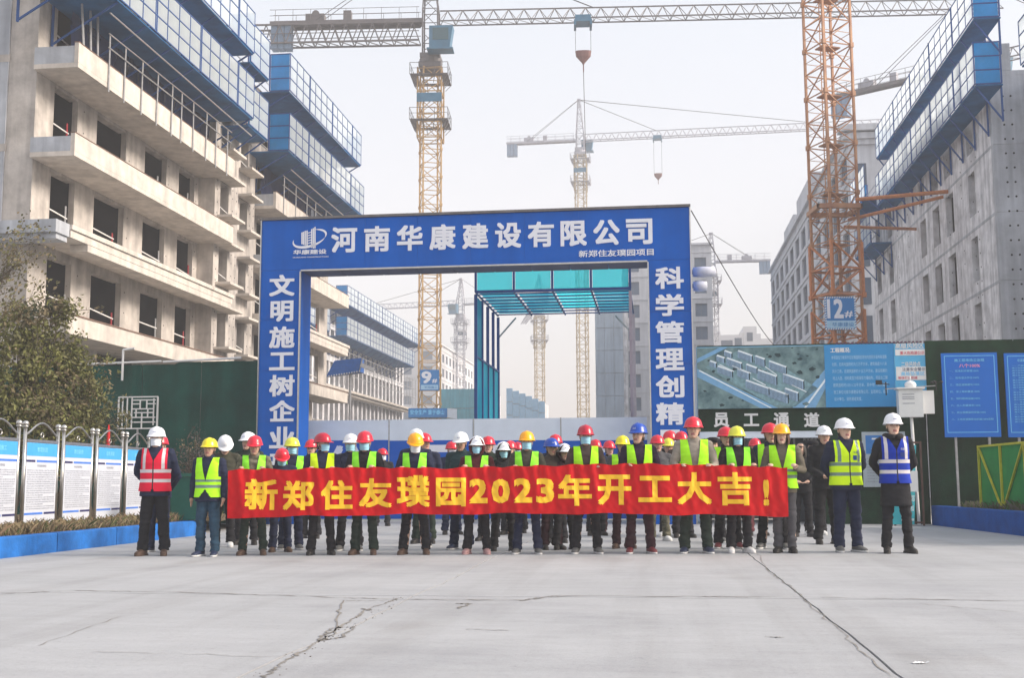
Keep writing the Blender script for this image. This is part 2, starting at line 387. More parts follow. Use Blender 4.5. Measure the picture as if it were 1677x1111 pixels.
# ================================================================ THE BLUE SITE GATE
GU = 27.3; GV0, GV1, GO0, GO1, GT, GB, GD = -9.62, .88, -8.60, -.13, 7.5, 6.2, .9
gate = thing('site_gate', 'large blue gateway arch with white Chinese lettering across its beam and down both columns', 'gate', (GV0+GV1)/2, GU)
O = ((GV0+GV1)/2, GU, 0); CZ = Vector(O)
def panels(m, x0, x1, z0, z1, nx, nz, y, th=.02, mi=0, gap=.004):
    for i in range(nx):
        for j in range(nz):
            m.box(x0+(x1-x0)*i/nx+gap, x0+(x1-x0)*(i+1)/nx-gap, y, y+th, z0+(z1-z0)*j/nz+gap, z0+(z1-z0)*(j+1)/nz-gap, mi)
for (a, b) in ((GV0, GO0), (GO1, GV1)):
    m = MB(O); m.box(a+.02, b-.02, GU+.02, GU+GD, 0, GB); m.build('column', gblue, gate)
    m = MB(O); panels(m, a, b, .0, GB, 1, 5, GU-.0, .018); m.build('column_cladding', gblue, gate)
m = MB(O); m.box(GV0+.02, GV1-.02, GU+.02, GU+GD, GB+.003, GT-.03); m.build('beam', gblue, gate)
for i in range(8):
    m = MB(O); panels(m, GV0+(GV1-GV0)*i/8, GV0+(GV1-GV0)*(i+1)/8, GB, GT-.04, 1, 1, GU-.0, .018, gap=.002); m.build('beam_panel', gblue, gate)
m = MB(O); m.box(GV0-.03, GV1+.03, GU-.04, GU+GD+.03, GT-.03, GT+.03); m.build('top_trim', steeld, gate)
m = MB(O)
m.box(GO0-.0, GO1, GU-.03, GU+.03, GB-.035, GB-.001); m.box(GO0-.03, GO0, GU-.03, GU+.03, 0, GB-.04); m.box(GO1, GO1+.03, GU-.03, GU+.03, 0, GB-.04)
m.box(GV0-.025, GV0-.001, GU-.03, GU+.03, 0, GT-.035); m.box(GV1+.001, GV1+.025, GU-.03, GU+.03, 0, GT-.035)
m.build('edge_trim', steel, gate)
m = MB(O)                                    # underside sheeting with seams
for i in range(9):
    a = GO0+(GO1-GO0)*i/9; m.box(a+.01, a+(GO1-GO0)/9-.01, GU+.05, GU+GD-.03, GB-.03, GB-.005)
m.build('soffit_panel', pm('gate_soffit', C(70, 85, 120), .6, .1, var=.3, scale=2), gate)
def chr_at(parent, c, cx, cy, w_, h_, u, org, mat, bold=.035, depth=.02, name='character'):
    v0, z0 = Vat(cx-w_/2, cy+h_/2, u); v1, z1 = Vat(cx+w_/2, cy-h_/2, u)
    m = MB(org); put_text(m, c, v0, v1, z0, z1, u, bold, 0, depth=depth); return m.build(name, mat, parent)
for k, c in enumerate('河南华康建设有限公司'):
    chr_at(gate, c, 563.5+53.7*k, 392.6-1.5*k, 42.5, 43, GU-.018, O, gwhite)
for c, y, h in zip('文明施工树企业形象', (467.6, 509.7, 552.5, 592, 632, 673.5, 717, 760, 803), (36, 35, 36, 30, 36, 35, 36, 36, 36)):
    chr_at(gate, c, 461.5, y, 42 if c != '明' else 38, h, GU-.018, O, gwhite)
for k, c in enumerate('科学管理创精品工程'):
    chr_at(gate, c, 1096.5+.2*k, 455+44.6*k, 46, 37 if c != '工' else 30, GU-.018, O, gwhite)
v0, z0 = Vat(948, 421.5, GU-.01); v1, z1 = Vat(1070.5, 407, GU-.01)
m = MB(O); put_text(m, '新郑住友璞园项目', v0, v1, z0, z1, GU-.012, .02, depth=.008); m.build('project_name', gwhite, gate)
# the emblem: ring swoosh round a stack of towers, with the firm's name below it
m = MB(O)
def P2(px, py, y=GU-.014): v, z = Vat(px, py, y); return (v, y, z)
def poly(m, pts, mi=0, y=GU-.014): m.add([P2(*p, y) for p in pts], [tuple(range(len(pts)))], mi)
for x, t_, b_ in ((494.5,381,400),(497,380,401),(499.8,378.5,402),(502.8,378,403),(510.5,375.5,406),(513.2,374,407),(515.8,372,406.5)):
    poly(m, [(x-1, b_), (x+1.1, b_), (x+1.1, t_-.7), (x-1, t_)])
for k in range(5): poly(m, [(504.3, 381+k*4.2), (509.3, 379.6+k*4.2), (509.3, 381.2+k*4.2), (504.3, 382.6+k*4.2)])
def arc(a0, a1, cx, cy, rx, ry, rot, wmax, n=26):
    pts_o = []; pts_i = []
    for i in range(n+1):
        t = i/n; a = a0+(a1-a0)*t; w_ = wmax*math.sin(PI*min(1, max(0, t)))**.8+.2
        for lst, q in ((pts_o, 1), (pts_i, -1)):
            x = math.cos(a)*(rx+q*w_/2); y = math.sin(a)*(ry+q*w_/2); lst.append((cx+x*math.cos(rot)-y*math.sin(rot), cy+x*math.sin(rot)+y*math.cos(rot)))
    k = n+1; m.add([P2(*p) for p in pts_o+pts_i], [(i, k+i, k+i+1, i+1) for i in range(n)])
arc(R(205), R(30), 507, 390.5, 28, 12.5, R(-18), 4.2); arc(R(30), R(-62), 507, 390.5, 28, 12.5, R(-18), 3.4)
m.build('emblem', gwhite, gate)
v0, z0 = Vat(480.5, 417.5, GU); v1, z1 = Vat(535, 408, GU); m = MB(O); put_text(m, '华康建设', v0, v1, z0, z1, GU-.012, .03)
v0, z0 = Vat(480, 423, GU); v1, z1 = Vat(538, 419.4, GU); put_text(m, 'HUAKANG CONSTRUCTION', v0, v1, z0, z1, GU-.012, .03); m.build('emblem_lettering', gwhite, gate)

# white and blue sliding hoarding across the opening
hu = 28.75; ho = (-4.6, hu, 0)
hd = thing('sliding_hoarding', 'white topped blue sliding hoarding closing the opening of the blue gateway, behind the crowd', 'hoarding', -4.6, hu)
for a, b in ((497, 637), (637.6, 774.6), (776, 918), (918.6, 1060)):
    v0, zt = Vat(a, 690.5, hu); v1, _ = Vat(b, 690.5, hu); _, zm = Vat(b, 721, hu)
    m = MB(ho); m.box(v0+.01, v1-.01, hu, hu+.05, zm, 2.56); m.build('white_panel', whitep, hd)
    m = MB(ho); m.box(v0+.01, v1-.01, hu+.003, hu+.048, .08, zm-.003); m.build('blue_panel', fblue, hd)
    m = MB(ho); m.box(v0-.02, v0+.008, hu-.01, hu+.06, 0, 2.57); m.build('post', galv, hd)
for c, x0, x1 in (('公', 530, 605), ('正', 668, 735), ('工', 800, 868), ('程', 935, 1005)):
    v0, z0 = Vat(x0, 812, hu); v1, z1 = Vat(x1, 729, hu); m = MB(ho); put_text(m, c, v0, v1, z0, z1, hu-.002, .03); m.build('character', gwhite, hd)

# ================================================================ CYAN CANOPY PASSAGE BEHIND THE GATE
cu0, cu1 = 30.5, 35.0
v0, zf = Vat(779, 479, cu0); v1, _ = Vat(1032, 479, cu0); _, zt = Vat(900, 444, cu0)
can = thing('canopy_walkway', 'cyan polycarbonate safety canopy with blue steel frame seen through the gateway', 'canopy', (v0+v1)/2, cu0); O = ((v0+v1)/2, cu0, 0)
for i in range(4):
    a = v0+(v1-v0)*i/4; b = v0+(v1-v0)*(i+1)/4
    m = MB(O); m.grid(lambda p, q: (a+.04+(b-a-.08)*p, cu0+.01*math.sin(p*PI), zf+.05+.67*q), 6, 2); m.build('fascia_panel', cyan, can)
m = MB(O)
for i in range(5): a = v0+(v1-v0)*i/4; m.box(a-.03, a+.03, cu0-.02, cu0+.03, zf, zf+.75)
m.box(v0, v1, cu0-.03, cu0+.03, zf-.03, zf+.03); m.box(v0, v1, cu0-.03, cu0+.03, zf+.75, zf+.8)
m.build('fascia_frame', cbar, can)
for i in range(4):
    for j in range(6):
        if (i, j) in ((1, 0), (2, 5)): continue
        a = v0+(v1-v0)*i/4; b = v0+(v1-v0)*(i+1)/4; y0 = cu0+.06+(cu1-cu0)*j/6; y1 = y0+(cu1-cu0)/6-.03
        m = MB(O); m.grid(lambda p, q: (a+.03+(b-a-.06)*p, y0+(y1-y0)*q, zf+.065), 2, 2); m.build('roof_panel', cyan if i == 2 else teal, can)
m = MB(O)
for j in range(9): y = cu0+(cu1-cu0)*j/8; m.box(v0, v1, y-.015, y+.015, zf+.01, zf+.045)
for i in range(5): a = v0+(v1-v0)*i/4; m.box(a-.02, a+.02, cu0+.04, cu1, zf-.03, zf+.008)
m.build('roof_frame', cbar, can)
for j in range(5):
    y = cu0+.02+(cu1-cu0-.04)*j/4
    for x, s in ((v0, 1), (v1, -1)):
        if s < 0 and j not in (0, 4): continue
        m = MB(O); m.box(x-.04, x+.04, y-.04, y+.04, 0, zf-.06); m.build('post', cbar if s > 0 else pm('canopy_post', C(165, 155, 165), .6), can)
        if j == 4:
            m = MB(O); m.bar((x, y, zf-.7), (x+s*.55, y, zf-.08), .045); m.build('brace', galv, can)
for j in range(4):
    y0 = cu0+.06+(cu1-cu0)*j/4; y1 = y0+(cu1-cu0)/4-.1
    for z0, z1 in ((.2, 2.3), (2.36, 4.3)):
        m = MB(O)
        m.grid(lambda p, q: (v0+.012*math.sin(p*PI*12), y0+(y1-y0)*p, z0+(z1-z0)*q), 36, 1)
        m.build('side_panel', teal, can)
m = MB(O); m.box(v0-.006, v0+.006, cu0+.06, cu0+1.05, 4.36, zf-.1); m.build('side_panel', teal, can)
m = MB(O)
for z in (2.33, 4.33): m.box(v0-.03, v0+.03, cu0, cu1, z-.025, z+.025)
m.build('side_rail', cbar, can)

# ================================================================ LEFT GREEN HOARDING AND WHAT STANDS AGAINST IT
netg = pm('green_site_netting', C(8, 76, 66), .85, var=.35, scale=1.1, bump=.6, bscale=60, streak=.3)
netg2 = pm('green_artificial_turf', C(14, 56, 34), .9, var=.45, scale=2.6, bump=1.0, bscale=70, streak=.35, detail=9)
def cloth_wall(name, label, segs, u, ztop, mat, org, amp=.05, gap=.012):
    t = thing(name, label, 'hoarding', org[0], org[1])
    for i, (a, b) in enumerate(segs):
        m = MB(org)
        def f(p, q, a=a, b=b):
            x = a+gap/2+(b-a-gap)*p; z = q*ztop(x)
            return (x, u+amp*noise.noise(Vector((x*1.7, z*.35, 1.3)))+amp*.6*noise.noise(Vector((x*6, z*.5, 7)))-amp*.8*abs(math.sin(PI*p))*(1-q), z)
        nu = max(6, int((b-a)*9)); m.grid(f, nu, 10)
        k = len(m.v); m.grid(lambda p, q: (a+gap/2+(b-a-gap)*p, u+.12, q*(ztop(a+(b-a)*p)-.02)), 1, 1)
        m.build('netting_sheet', mat, t, smooth=True)
    return t
ul = 27.95; vl0 = -17.0; vl1 = -9.75; zl = 3.98
seg = [(-17, -14.9), (-14.9, -12.9), (-12.9, -11.35), (-11.35, -9.75)]
wl = cloth_wall('green_hoarding', 'tall teal green netted hoarding left of the blue gateway with a white top tube', seg, ul, lambda x: zl+(.06 if x > -12 else 0), netg, (-13, ul, 0))
m = MB((-13, ul, 0)); m.tube((-14.8, ul-.05, zl+.03), (-12.4, ul-.05, zl+.08), .028); m.tube((-12.35, ul-.05, zl+.06), (-10.3, ul-.05, zl+.13), .028); m.build('top_tube', whit, wl)
for x in (-14.9, -12.9, -11.35): m = MB((-13, ul, 0)); m.box(x-.03, x+.03, ul+.02, ul+.1, 0, zl-.02); m.build('post', steeld, wl)
x, z = Vat(201, 596, ul-.1); t = thing('hooked_tube', 'short white tube with a bent end sticking up over the green hoarding', 'tube', x, ul-.1, 0)
m = MB(); m.tube((0, 0, zl-.4), (0, 0, zl+.38), .03); m.build('upright', whit, t); m = MB(); m.tube((0, 0, zl+.38), (.3, 0, zl+.42), .03); m.build('bent_end', whit, t)
lu = 27.7; x0, z1 = Vat(195, 651, lu); x1, z0 = Vat(257, 702, lu)
lw = thing('lattice_window', 'white Chinese lattice window frame mounted on the green hoarding', 'window frame', (x0+x1)/2, lu, z0)
def LB(a, b, c, d, name, th=.022):
    m = MB(); W = x1-x0; H_ = z1-z0; a, c = a*W-W/2, c*W-W/2; b, d = b*H_, d*H_
    m.bar((a, 0, b), (c, 0, d), th, caps=True, h=.03); m.build(name, whit, lw)
for a in ((0, 0, 1, 0), (0, 1, 1, 1), (0, 0, 0, 1), (1, 0, 1, 1)): LB(*a, 'frame_bar', .05)
for a in ((.1,0,.1,1),(.22,0,.22,1),(0,.45,.34,.45),(.34,0,.34,1),(.34,.62,.9,.62),(.34,.78,.55,.78),(.72,.78,.95,.78),(.55,.62,.55,.9),(.72,.62,.72,.9),(.34,.9,.95,.9),(.4,.5,.9,.5),(.6,0,.6,.5),(.34,.35,.95,.35),(.34,.2,.95,.2),(.9,.1,.9,.95),(.45,.35,.45,.62),(.75,.35,.75,.62)): LB(*a, 'lattice_bar')
m = MB(); m.box(-.02, .02, .0, .04, -z0, 0); m.build('stake', galv, lw)

# ================================================================ RIGHT: STAFF PASSAGE, BILLBOARD, NET WALL, BOARDS
pu = 27.5; pv0 = 1.0; pv1, _ = Vat(1517, 700, pu); zt = Vat(1517, 560, pu)[1]
vo1, _ = Vat(1352, 800, pu); zs0 = Vat(1300, 706, pu)[1]; zs1 = Vat(1300, 669, pu)[1]
O = ((pv0+pv1)/2, pu, 0)
ps = thing('staff_passage', 'dark green staff passage building with white sign characters beneath the aerial view billboard', 'gatehouse', O[0], O[1])
def cl(m, x0, x1, z0, z1, y, amp=.02, n=30):
    m.grid(lambda p, q: (x0+(x1-x0)*p, y+amp*noise.noise(Vector((x0+(x1-x0)*p*1.0, q*2, 4)))+amp*.5*noise.noise(Vector(((x0+(x1-x0)*p)*7, q*4, 4))), z0+(z1-z0)*q), n, 8)
m = MB(O); cl(m, pv0, pv1, zs0, zs1+.02, pu-.02); m.box(pv0, pv1, pu+.03, pu+.2, zs0, zt); m.build('sign_band', netg2, ps, smooth=False)
m = MB(O); cl(m, vo1, pv1, 0, zs0-.004, pu-.02); m.box(vo1, pv1, pu+.03, pu+.2, 0, zs0-.004); m.build('front_wall', netg2, ps)
m = MB(O); m.box(pv0, vo1-.003, pu-.01, pu+.1, zs0-.16, zs0-.006); m.build('lintel', whitep, ps)
m = MB(O); m.box(pv0, pv0+.1, pu+.21, pu+4, 0, zt-.3); m.box(pv1-.1, pv1, pu+.21, pu+4, 0, zt-.3); m.build('side_wall', whitep, ps)
m = MB(O); m.box(pv0+.11, pv1-.11, pu+3.9, pu+4, 0, zt-.3); m.build('back_wall', pm('passage_wall', (.33, .36, .40), .8), ps)
m = MB(O); m.box(pv0+.11, pv1-.11, pu+.21, pu+3.89, zs0-.1, zs0-.02); m.build('ceiling', whitep, ps)
a0, _ = Vat(1297, 720, pu+1.5); a1, _ = Vat(1345, 720, pu+1.5)
m = MB(O); m.box(a0, vo1+1.2, pu+1.5, pu+1.56, 0, zs0-.12); m.build('inner_door', pm('dark_door', C(38, 52, 62), .3, var=.2), ps)
m = MB(O); v0, z0 = Vat(1315, 722, pu+1.48); v1, z1 = Vat(1338, 716, pu+1.48); put_text(m, '安全通道', v0, v1, z0, z1, pu+1.485, .02); m.build('door_sign', whit, ps)
for x in (a0+.02, a0+.9): m = MB(O); m.box(x, x+.05, pu+1.46, pu+1.497, 0, zs0-.13); m.build('door_frame', galv, ps)
for c, x in zip('员工通道', (1181.5, 1230.5, 1280, 1329.5)):
    chr_at(ps, c, x, 688, 24.5, 24 if c != '工' else 21, pu-.045, O, whit, .035, .02)
# billboard
bu = pu-.12; bv0, bz1 = Vat(1140, 569, bu); bv1, _ = Vat(1517, 562, bu); bz0 = Vat(1330, 668, bu)[1]
bb = thing('project_billboard', 'wide billboard with an aerial estate view and blue text panel above the staff passage', 'billboard', (bv0+bv1)/2, bu); O = ((bv0+bv1)/2, bu, 0)
m = MB(O); m.box(bv0, bv1, bu, bu+.07, bz0, bz1); m.build('backing_board', pm('billboard_frame', C(120, 170, 200), .5), bb)
def BX(x, y): return (bv0+(x-38)/(1633-38)*(bv1-bv0), bz0+(462-y)/(462-28)*(bz1-bz0))     # crop pixels -> board
aer = pm('aerial_print_green', C(66, 108, 122), .6, var=.4, scale=3.2, var2=C(134, 164, 166)); road = pm('aerial_print_road', C(118, 168, 208), .6, var=.1, scale=9)
roof_ = pm('aerial_print_roof', C(226, 238, 248), .6); side_ = pm('aerial_print_facade', C(140, 168, 196), .6, var=.2, scale=40); dkp = pm('aerial_print_dark', C(35, 62, 70), .6, var=.3, scale=8)
m = MB(O)
def PP(pts, mi, k): m.add([(*[BX(*p)[0]], bu-.002*k, BX(*p)[1]) for p in pts], [tuple(range(len(pts)))], mi)
PP([(42,462),(932,462),(932,35),(42,35)], 0, 1)
PP([(42,180),(600,462),(480,462),(42,240)], 1, 2); PP([(42,110),(200,35),(260,35),(42,140)], 1, 2); PP([(932,200),(700,462),(860,462),(932,330)], 1, 2)
PP([(60,190),(560,462),(545,462),(52,196)], 2, 3); PP([(932,262),(780,462),(795,462),(932,285)], 2, 3)
PP([(95,170),(330,60),(560,120),(880,330),(720,455),(560,440)], 5, 2)
rb = random.Random(3)
for _ in range(46):
    x = rb.uniform(60, 900); y = rb.uniform(45, 440); s = rb.uniform(8, 26); PP([(x+s*math.cos(a)*rb.uniform(.6, 1.3), y+s*.6*math.sin(a)*rb.uniform(.6, 1.3)) for a in [PI*2*q/9 for q in range(9)]], 4 if rb.random() < .6 else 0, 2.5+_*.02)
for (x, y, w_, h_) in [(130,130,40,28),(180,92,48,30),(235,60,45,28),(330,62,88,40),(250,112,92,40),(450,100,58,45),(545,138,105,42),(185,168,90,36),(385,158,65,34),(325,190,70,42),(465,198,115,52),(640,228,125,50),(380,270,140,42),(535,325,120,52),(650,330,80,50)]:
    w_ *= 1.12; h_ *= 1.15; d = w_*.38; PP([(x,y),(x+w_,y+d),(x+w_,y+d+h_),(x,y+h_)], 3, 5); PP([(x,y),(x+8,y-9),(x+w_+8,y+d-9),(x+w_,y+d)], 2, 5)
    PP([(x+w_,y+d),(x+w_+8,y+d-9),(x+w_+8,y+d+h_-9),(x+w_,y+d+h_)], 4, 5)
    for q in range(1, int(w_/9)): xx = x+q*9; PP([(xx,y+d*q*9/w_),(xx+2,y+d*(q*9+2)/w_),(xx+2,y+h_+d*(q*9+2)/w_),(xx,y+h_+d*q*9/w_)], 4, 6)
for a, b, c, d in [(290,160,420,215),(430,250,520,300),(520,170,600,230),(200,150,300,200),(700,300,800,350)]: PP([(a,b),(c,d),(c,d+7),(a,b+7)], 2, 5.5)
m.build('aerial_print', [aer, road, roof_, side_, dkp, pm('aerial_print_estate', C(120, 156, 166), .6, var=.3, scale=12)], bb)
m = MB(O); b0 = BX(932, 462); b1 = BX(1408, 24)
m.box(b0[0], b1[0], bu-.012, bu-.001, bz0, bz1); m.build('text_panel', pm('billboard_blue', C(48, 140, 200), .5, var=.05), bb)
m = MB(O); q0 = BX(975, 84); q1 = BX(1112, 50); put_text(m, '工程概况:', q0[0], q1[0], q0[1], q1[1], bu-.016, .03); m.build('heading', whit, bb)
m = MB(O)
for k, s in enumerate(['本项目位于新郑市住友璞园规划用地内西侧东临市政道路', '北侧，总用地面积约为三万平方米，建筑高度十八米', '共计三栋，总建筑面积约十五万平方米，建设周期约', '地上九层，结构类型为框架剪力墙结构，项目总工期', '建筑面积约15311.22平方米，其中地下建筑面积', '施工单位河南华康建设有限公司，监理单位，勘察', '设计单位，消防通道宽度。']):
    y = 118+k*48; x1_ = 1358 if k < 6 else 1180; a = BX(980+k*1.5, y+13); b = BX(x1_, y-13); put_text(m, s, a[0], b[0], a[1], b[1], bu-.016, .0)
m.build('paragraph', pm('pale_blue_print', C(170, 212, 240), .6), bb)
m = MB(O); m.box(BX(1409,0)[0], bv1-.01, bu-.02, bu-.001, bz0+.25, bz1-.02); m.build('side_panel', pm('billboard_sky_blue', C(90, 178, 222), .5, var=.08), bb)
m = MB(O)
for y0_, y1_ in ((70, 112), (190, 282)): a = BX(1418, y1_); b = BX(1622, y0_); m.box(a[0], b[0], bu-.026, bu-.0205, a[1], b[1])
m.build('white_strip', whit, bb)
m = MB(O)
for s, x0_, x1_, yc, hh, mi in (('高级风险区', 1420, 1612, 45, 20, 0), ('重大危险源公示', 1450, 1615, 95, 12, 1), ('二级风险点', 1455, 1585, 172, 16, 0), ('注意安全警示', 1460, 1615, 208, 12, 2), ('高处坠落区', 1450, 1610, 238, 14, 3), ('物体打击机械', 1430, 1560, 266, 10, 1)):
    a = BX(x0_, yc+hh); b = BX(x1_, yc-hh); put_text(m, s, a[0], b[0], a[1], b[1], bu-.029, .02, mi)
m.build('risk_lettering', [whit, pm('red_print', C(210, 90, 110), .6), inkg, lcyan], bb)
m = MB(O)
for k in range(24): x = bv0+3.2+k*.085; m.box(x, x+.05, bu+.0, bu+.02, bz1+.003, bz1+.05)
m.build('edge_light', pm('dark_red_trim', C(90, 60, 80), .6), bb)

# green net wall on the right
vs0 = pv1+.01; nu_ = 27.35
ztr = Vat(1600, 557, nu_)[1]
cloth_wall('green_hoarding', 'dark green turf covered hoarding behind the two blue rule boards on the right', [(vs0, vs0+1.95), (vs0+1.95, vs0+4.0), (vs0+4.0, vs0+6.2)], nu_, lambda x: ztr, netg2, (vs0, nu_, 0), .04)
# rule boards
rb_u = 26.95
def rules(px0, px1, label, lines, title, sub):
    v0, z1 = Vat(px0, 579, rb_u); v1, z0 = Vat(px1, 716, rb_u); oo = ((v0+v1)/2, rb_u, 0); t = thing('rules_board', label, 'sign board', oo[0], rb_u, group=None)
    W = v1-v0; H_ = z1-z0; m = MB(oo); m.box(v0, v1, rb_u, rb_u+.04, z0, z1); m.build('panel', board, t)
    m = MB(oo); e = .06; y = rb_u-.003
    for a in ((v0+e, v1-e, z0+.1, z0+.115), (v0+e, v1-e, z1-e-.015, z1-e), (v0+e, v0+e+.015, z0+.116, z1-e-.016), (v1-e-.015, v1-e, z0+.116, z1-e-.016)): m.box(a[0], a[1], y, rb_u-.0005, a[2], a[3])
    m.build('border_line', lcyan, t)
    m = MB(oo); c = (v0+v1)/2
    put_text(m, title, c-W*.27, c+W*.27, z1-H_*.105, z1-H_*.07, y, .02)
    if sub: put_text(m, sub, c-W*.19, c+W*.19, z1-H_*.175, z1-H_*.13, y, .03, 1)
    n = len(lines)
    for k, s in enumerate(lines):
        zc = z1-H_*((.215 if sub else .15)+k*(.082 if sub else .029)); hh = .013 if sub else .009
        x_ = v0+W*.13; put_text(m, s, x_, min(v1-W*.1, x_+W*.052*len(s)*(.85 if sub else .98)), zc-H_*hh, zc+H_*hh, y, .015)
    m.build('lettering', [lcyan, pm('pink_print', C(225, 150, 190), .6)], t)
    for x in (v0+W*.2, v1-W*.2): m = MB(oo); m.box(x-.025, x+.025, rb_u+.045, rb_u+.095, .35, z1-.1); m.build('post', galv, t)
rules(1541, 1640, 'left blue rule board with eight numbered lines below a pink heading', ['一、现场封闭管理100%', '二、现场湿法作业100%', '三、场区道路硬化100%', '四、渣土物料覆盖100%', '五、物料密闭运输100%', '六、出入车辆清洗100%', '七、扬尘视频监控安装100%', '八、工地非道路移动机械100%达标'], '施工现场扬尘治理', '八个100%')
rules(1644, 1745, 'second blue rule board with dense white text, cut by the right edge', [('一、严格落实' if k == 0 else '施工现场扬尘污染防治责任制度要求' if k % 5 else '二、非道路移动机械管理') for k in range(24)], '非道路移动机械管理制度', '')
# notice sheet on the passage wall
nu2 = 27.3; v0, z1 = Vat(1411, 708, nu2); v1, z0 = Vat(1486, 798, nu2); oo = ((v0+v1)/2, nu2, 0)
t = thing('wall_notice', 'pale notice with a blue square on the green wall between lime and blue vests', 'notice', oo[0], nu2)
m = MB(oo); m.box(v0, v1, nu2, nu2+.03, z0, z1); m.build('panel', pm('pale_notice', C(170, 182, 190), .5, var=.08), t)
m = MB(oo); W = v1-v0; m.box(v0+.08, v0+W*.52, nu2-.004, nu2-.0005, z1-.5, z1-.08); m.build('blue_square', pm('notice_blue', C(50, 120, 190), .5), t)
m = MB(oo); put_text(m, '卫', v0+.2, v0+.46, z1-.42, z1-.14, nu2-.006, .02)
m.build('symbol', whit, t); m = MB(oo)
for k in range(9): put_text(m, '文明施工安全生产管理制度牌', v0+.08, v1-.1, z1-.62-k*.065, z1-.59-k*.065, nu2-.003)
m.build('lettering', inkg, t)
# turquoise poster stand
tu = 26.45; v0, z1 = Vat(1464, 727, tu); v1, z0 = Vat(1514, 858, tu); z0 = .03; oo = ((v0+v1)/2, tu, 0)
t = thing('poster_stand', 'turquoise poster on a rusty frame standing at the passage corner behind the blue vest', 'poster stand', oo[0], tu)
m = MB(oo); m.grid(lambda a, b: (v0+(v1-.1-v0)*a-(1-b)*.12+.0*a, tu+.02*math.sin(a*5+b*4)-.02, z0+(z1-z0-.04)*b), 10, 14); m.build('poster', turq, t, smooth=True)
for x in (v0-.04, v1): m = MB(oo); m.box(x-.02, x+.02, tu+.03, tu+.07, 0, z1); m.build('upright', brown, t)
for z in (z0+.02, z1): m = MB(oo); m.box(v0-.06, v1+.02, tu+.025, tu+.075, z, z+.04); m.build('crossbar', brown, t)
m = MB(oo)
for s, a, b, z, h_, mi in (('欢迎光临', .55, .86, .86, .03, 0), ('新郑', .55, .8, .32, .085, 0), ('璞园', .45, .75, .2, .07, 0), ('河南华康', .3, .75, .06, .035, 0)):
    put_text(m, s, v0+(v1-v0)*a-.1, v0+(v1-v0)*b-.08, z0+(z1-z0)*(z-h_/2), z0+(z1-z0)*(z+h_/2), tu-.06, .03)
m.build('lettering', pm('pale_turquoise_print', C(215, 240, 245), .5), t)
m = MB(oo); m.box(v0+.2, v0+.46, tu-.062, tu-.058, z1-1.05, z1-.6); m.build('white_panel', whit, t)
# weather station
wu = 26.75; wv, wz = Vat(1491, 684, wu); t = thing('weather_station', 'white dust and weather monitoring box with wind cups and vane on a pole', 'weather station', wv+.08, wu)
m = MB(); m.tube((0, 0, 0), (-.06, 0, wz+.02), .035, n=10); m.build('pole', whit, t)
b0 = wz-.0; W2 = .26
m = MB(); m.box(-.08-W2, -.08+W2, -.13, .13, b0, b0+.62); m.build('monitor_box', pm('enclosure_white', (.72, .74, .74), .4, var=.04), t)
m = MB(); m.box(-.12-W2, -.04+W2, -.18, .18, b0+.625, b0+.66); m.build('rain_cover', whit, t)
m = MB(); m.ell((-.05, 0, b0+.72), (.13, .12, .10)); m.tube((-.05, 0, b0+.8), (-.05, 0, b0+.92), .012); m.build('sensor_dome', whit, t, smooth=True)
m = MB(); m.bar((-.6, 0, b0+.64), (.5, 0, b0+.7), .02); m.build('arm', galv, t)
m = MB()
for a in (0, 2.1, 4.2): m.bar((.5, 0, b0+.78), (.5+.1*math.cos(a), .1*math.sin(a), b0+.78), .01); m.ell((.5+.12*math.cos(a), .12*math.sin(a), b0+.78), (.035, .035, .035), 8, 6)
m.tube((.5, 0, b0+.6), (.5, 0, b0+.8), .015); m.build('wind_cups', black, t)
m = MB(); m.tube((-.58, 0, b0+.5), (-.58, 0, b0+.8), .015); m.bar((-.74, 0, b0+.78), (-.5, 0, b0+.74), .02); m.box(-.8, -.66, -.005, .005, b0+.74, b0+.84); m.build('wind_vane', black, t)
m = MB()
for z in (.5, .44, .4, .3): m.box(-.08-W2*.7, -.08+W2*.3, -.134, -.131, b0+z, b0+z+.012)
m.build('print', inkg, t)
m = MB(); m.box(.22, .46, .05, .1, b0+.08, b0+.6); m.build('side_panel', whit, t)
# floodlights on the right flank of the gate
for k, (y, ln) in enumerate(((446, 38), (469, 24))):
    v0, z = Vat(1134, y, GU+.4); t = thing('floodlight', ('upper' if k == 0 else 'lower shorter')+' rounded grey floodlight sticking out from the right flank of the blue gateway', 'floodlight', GV1+.03, GU+.4, z)
    w_ = ln/1900*28; m = MB(); m.loft([(0, 0, -.1, .01, .02), (0, 0, -.1, .1, .12), (0, 0, .0, .115, .13), (0, 0, .12, .1, .11), (0, 0, .13, .01, .02)], 16, fn=lambda v, w_=w_: Vector((.04+(v.z+.1)/.23*(w_-.02), v.y, v.x*1.12)))
    m.build('housing', pm('lamp_grey', C(188, 192, 208), .4), t, smooth=True); m = MB(); m.box(-.03, .06, -.04, .04, -.05, .05); m.build('bracket', galv, t)

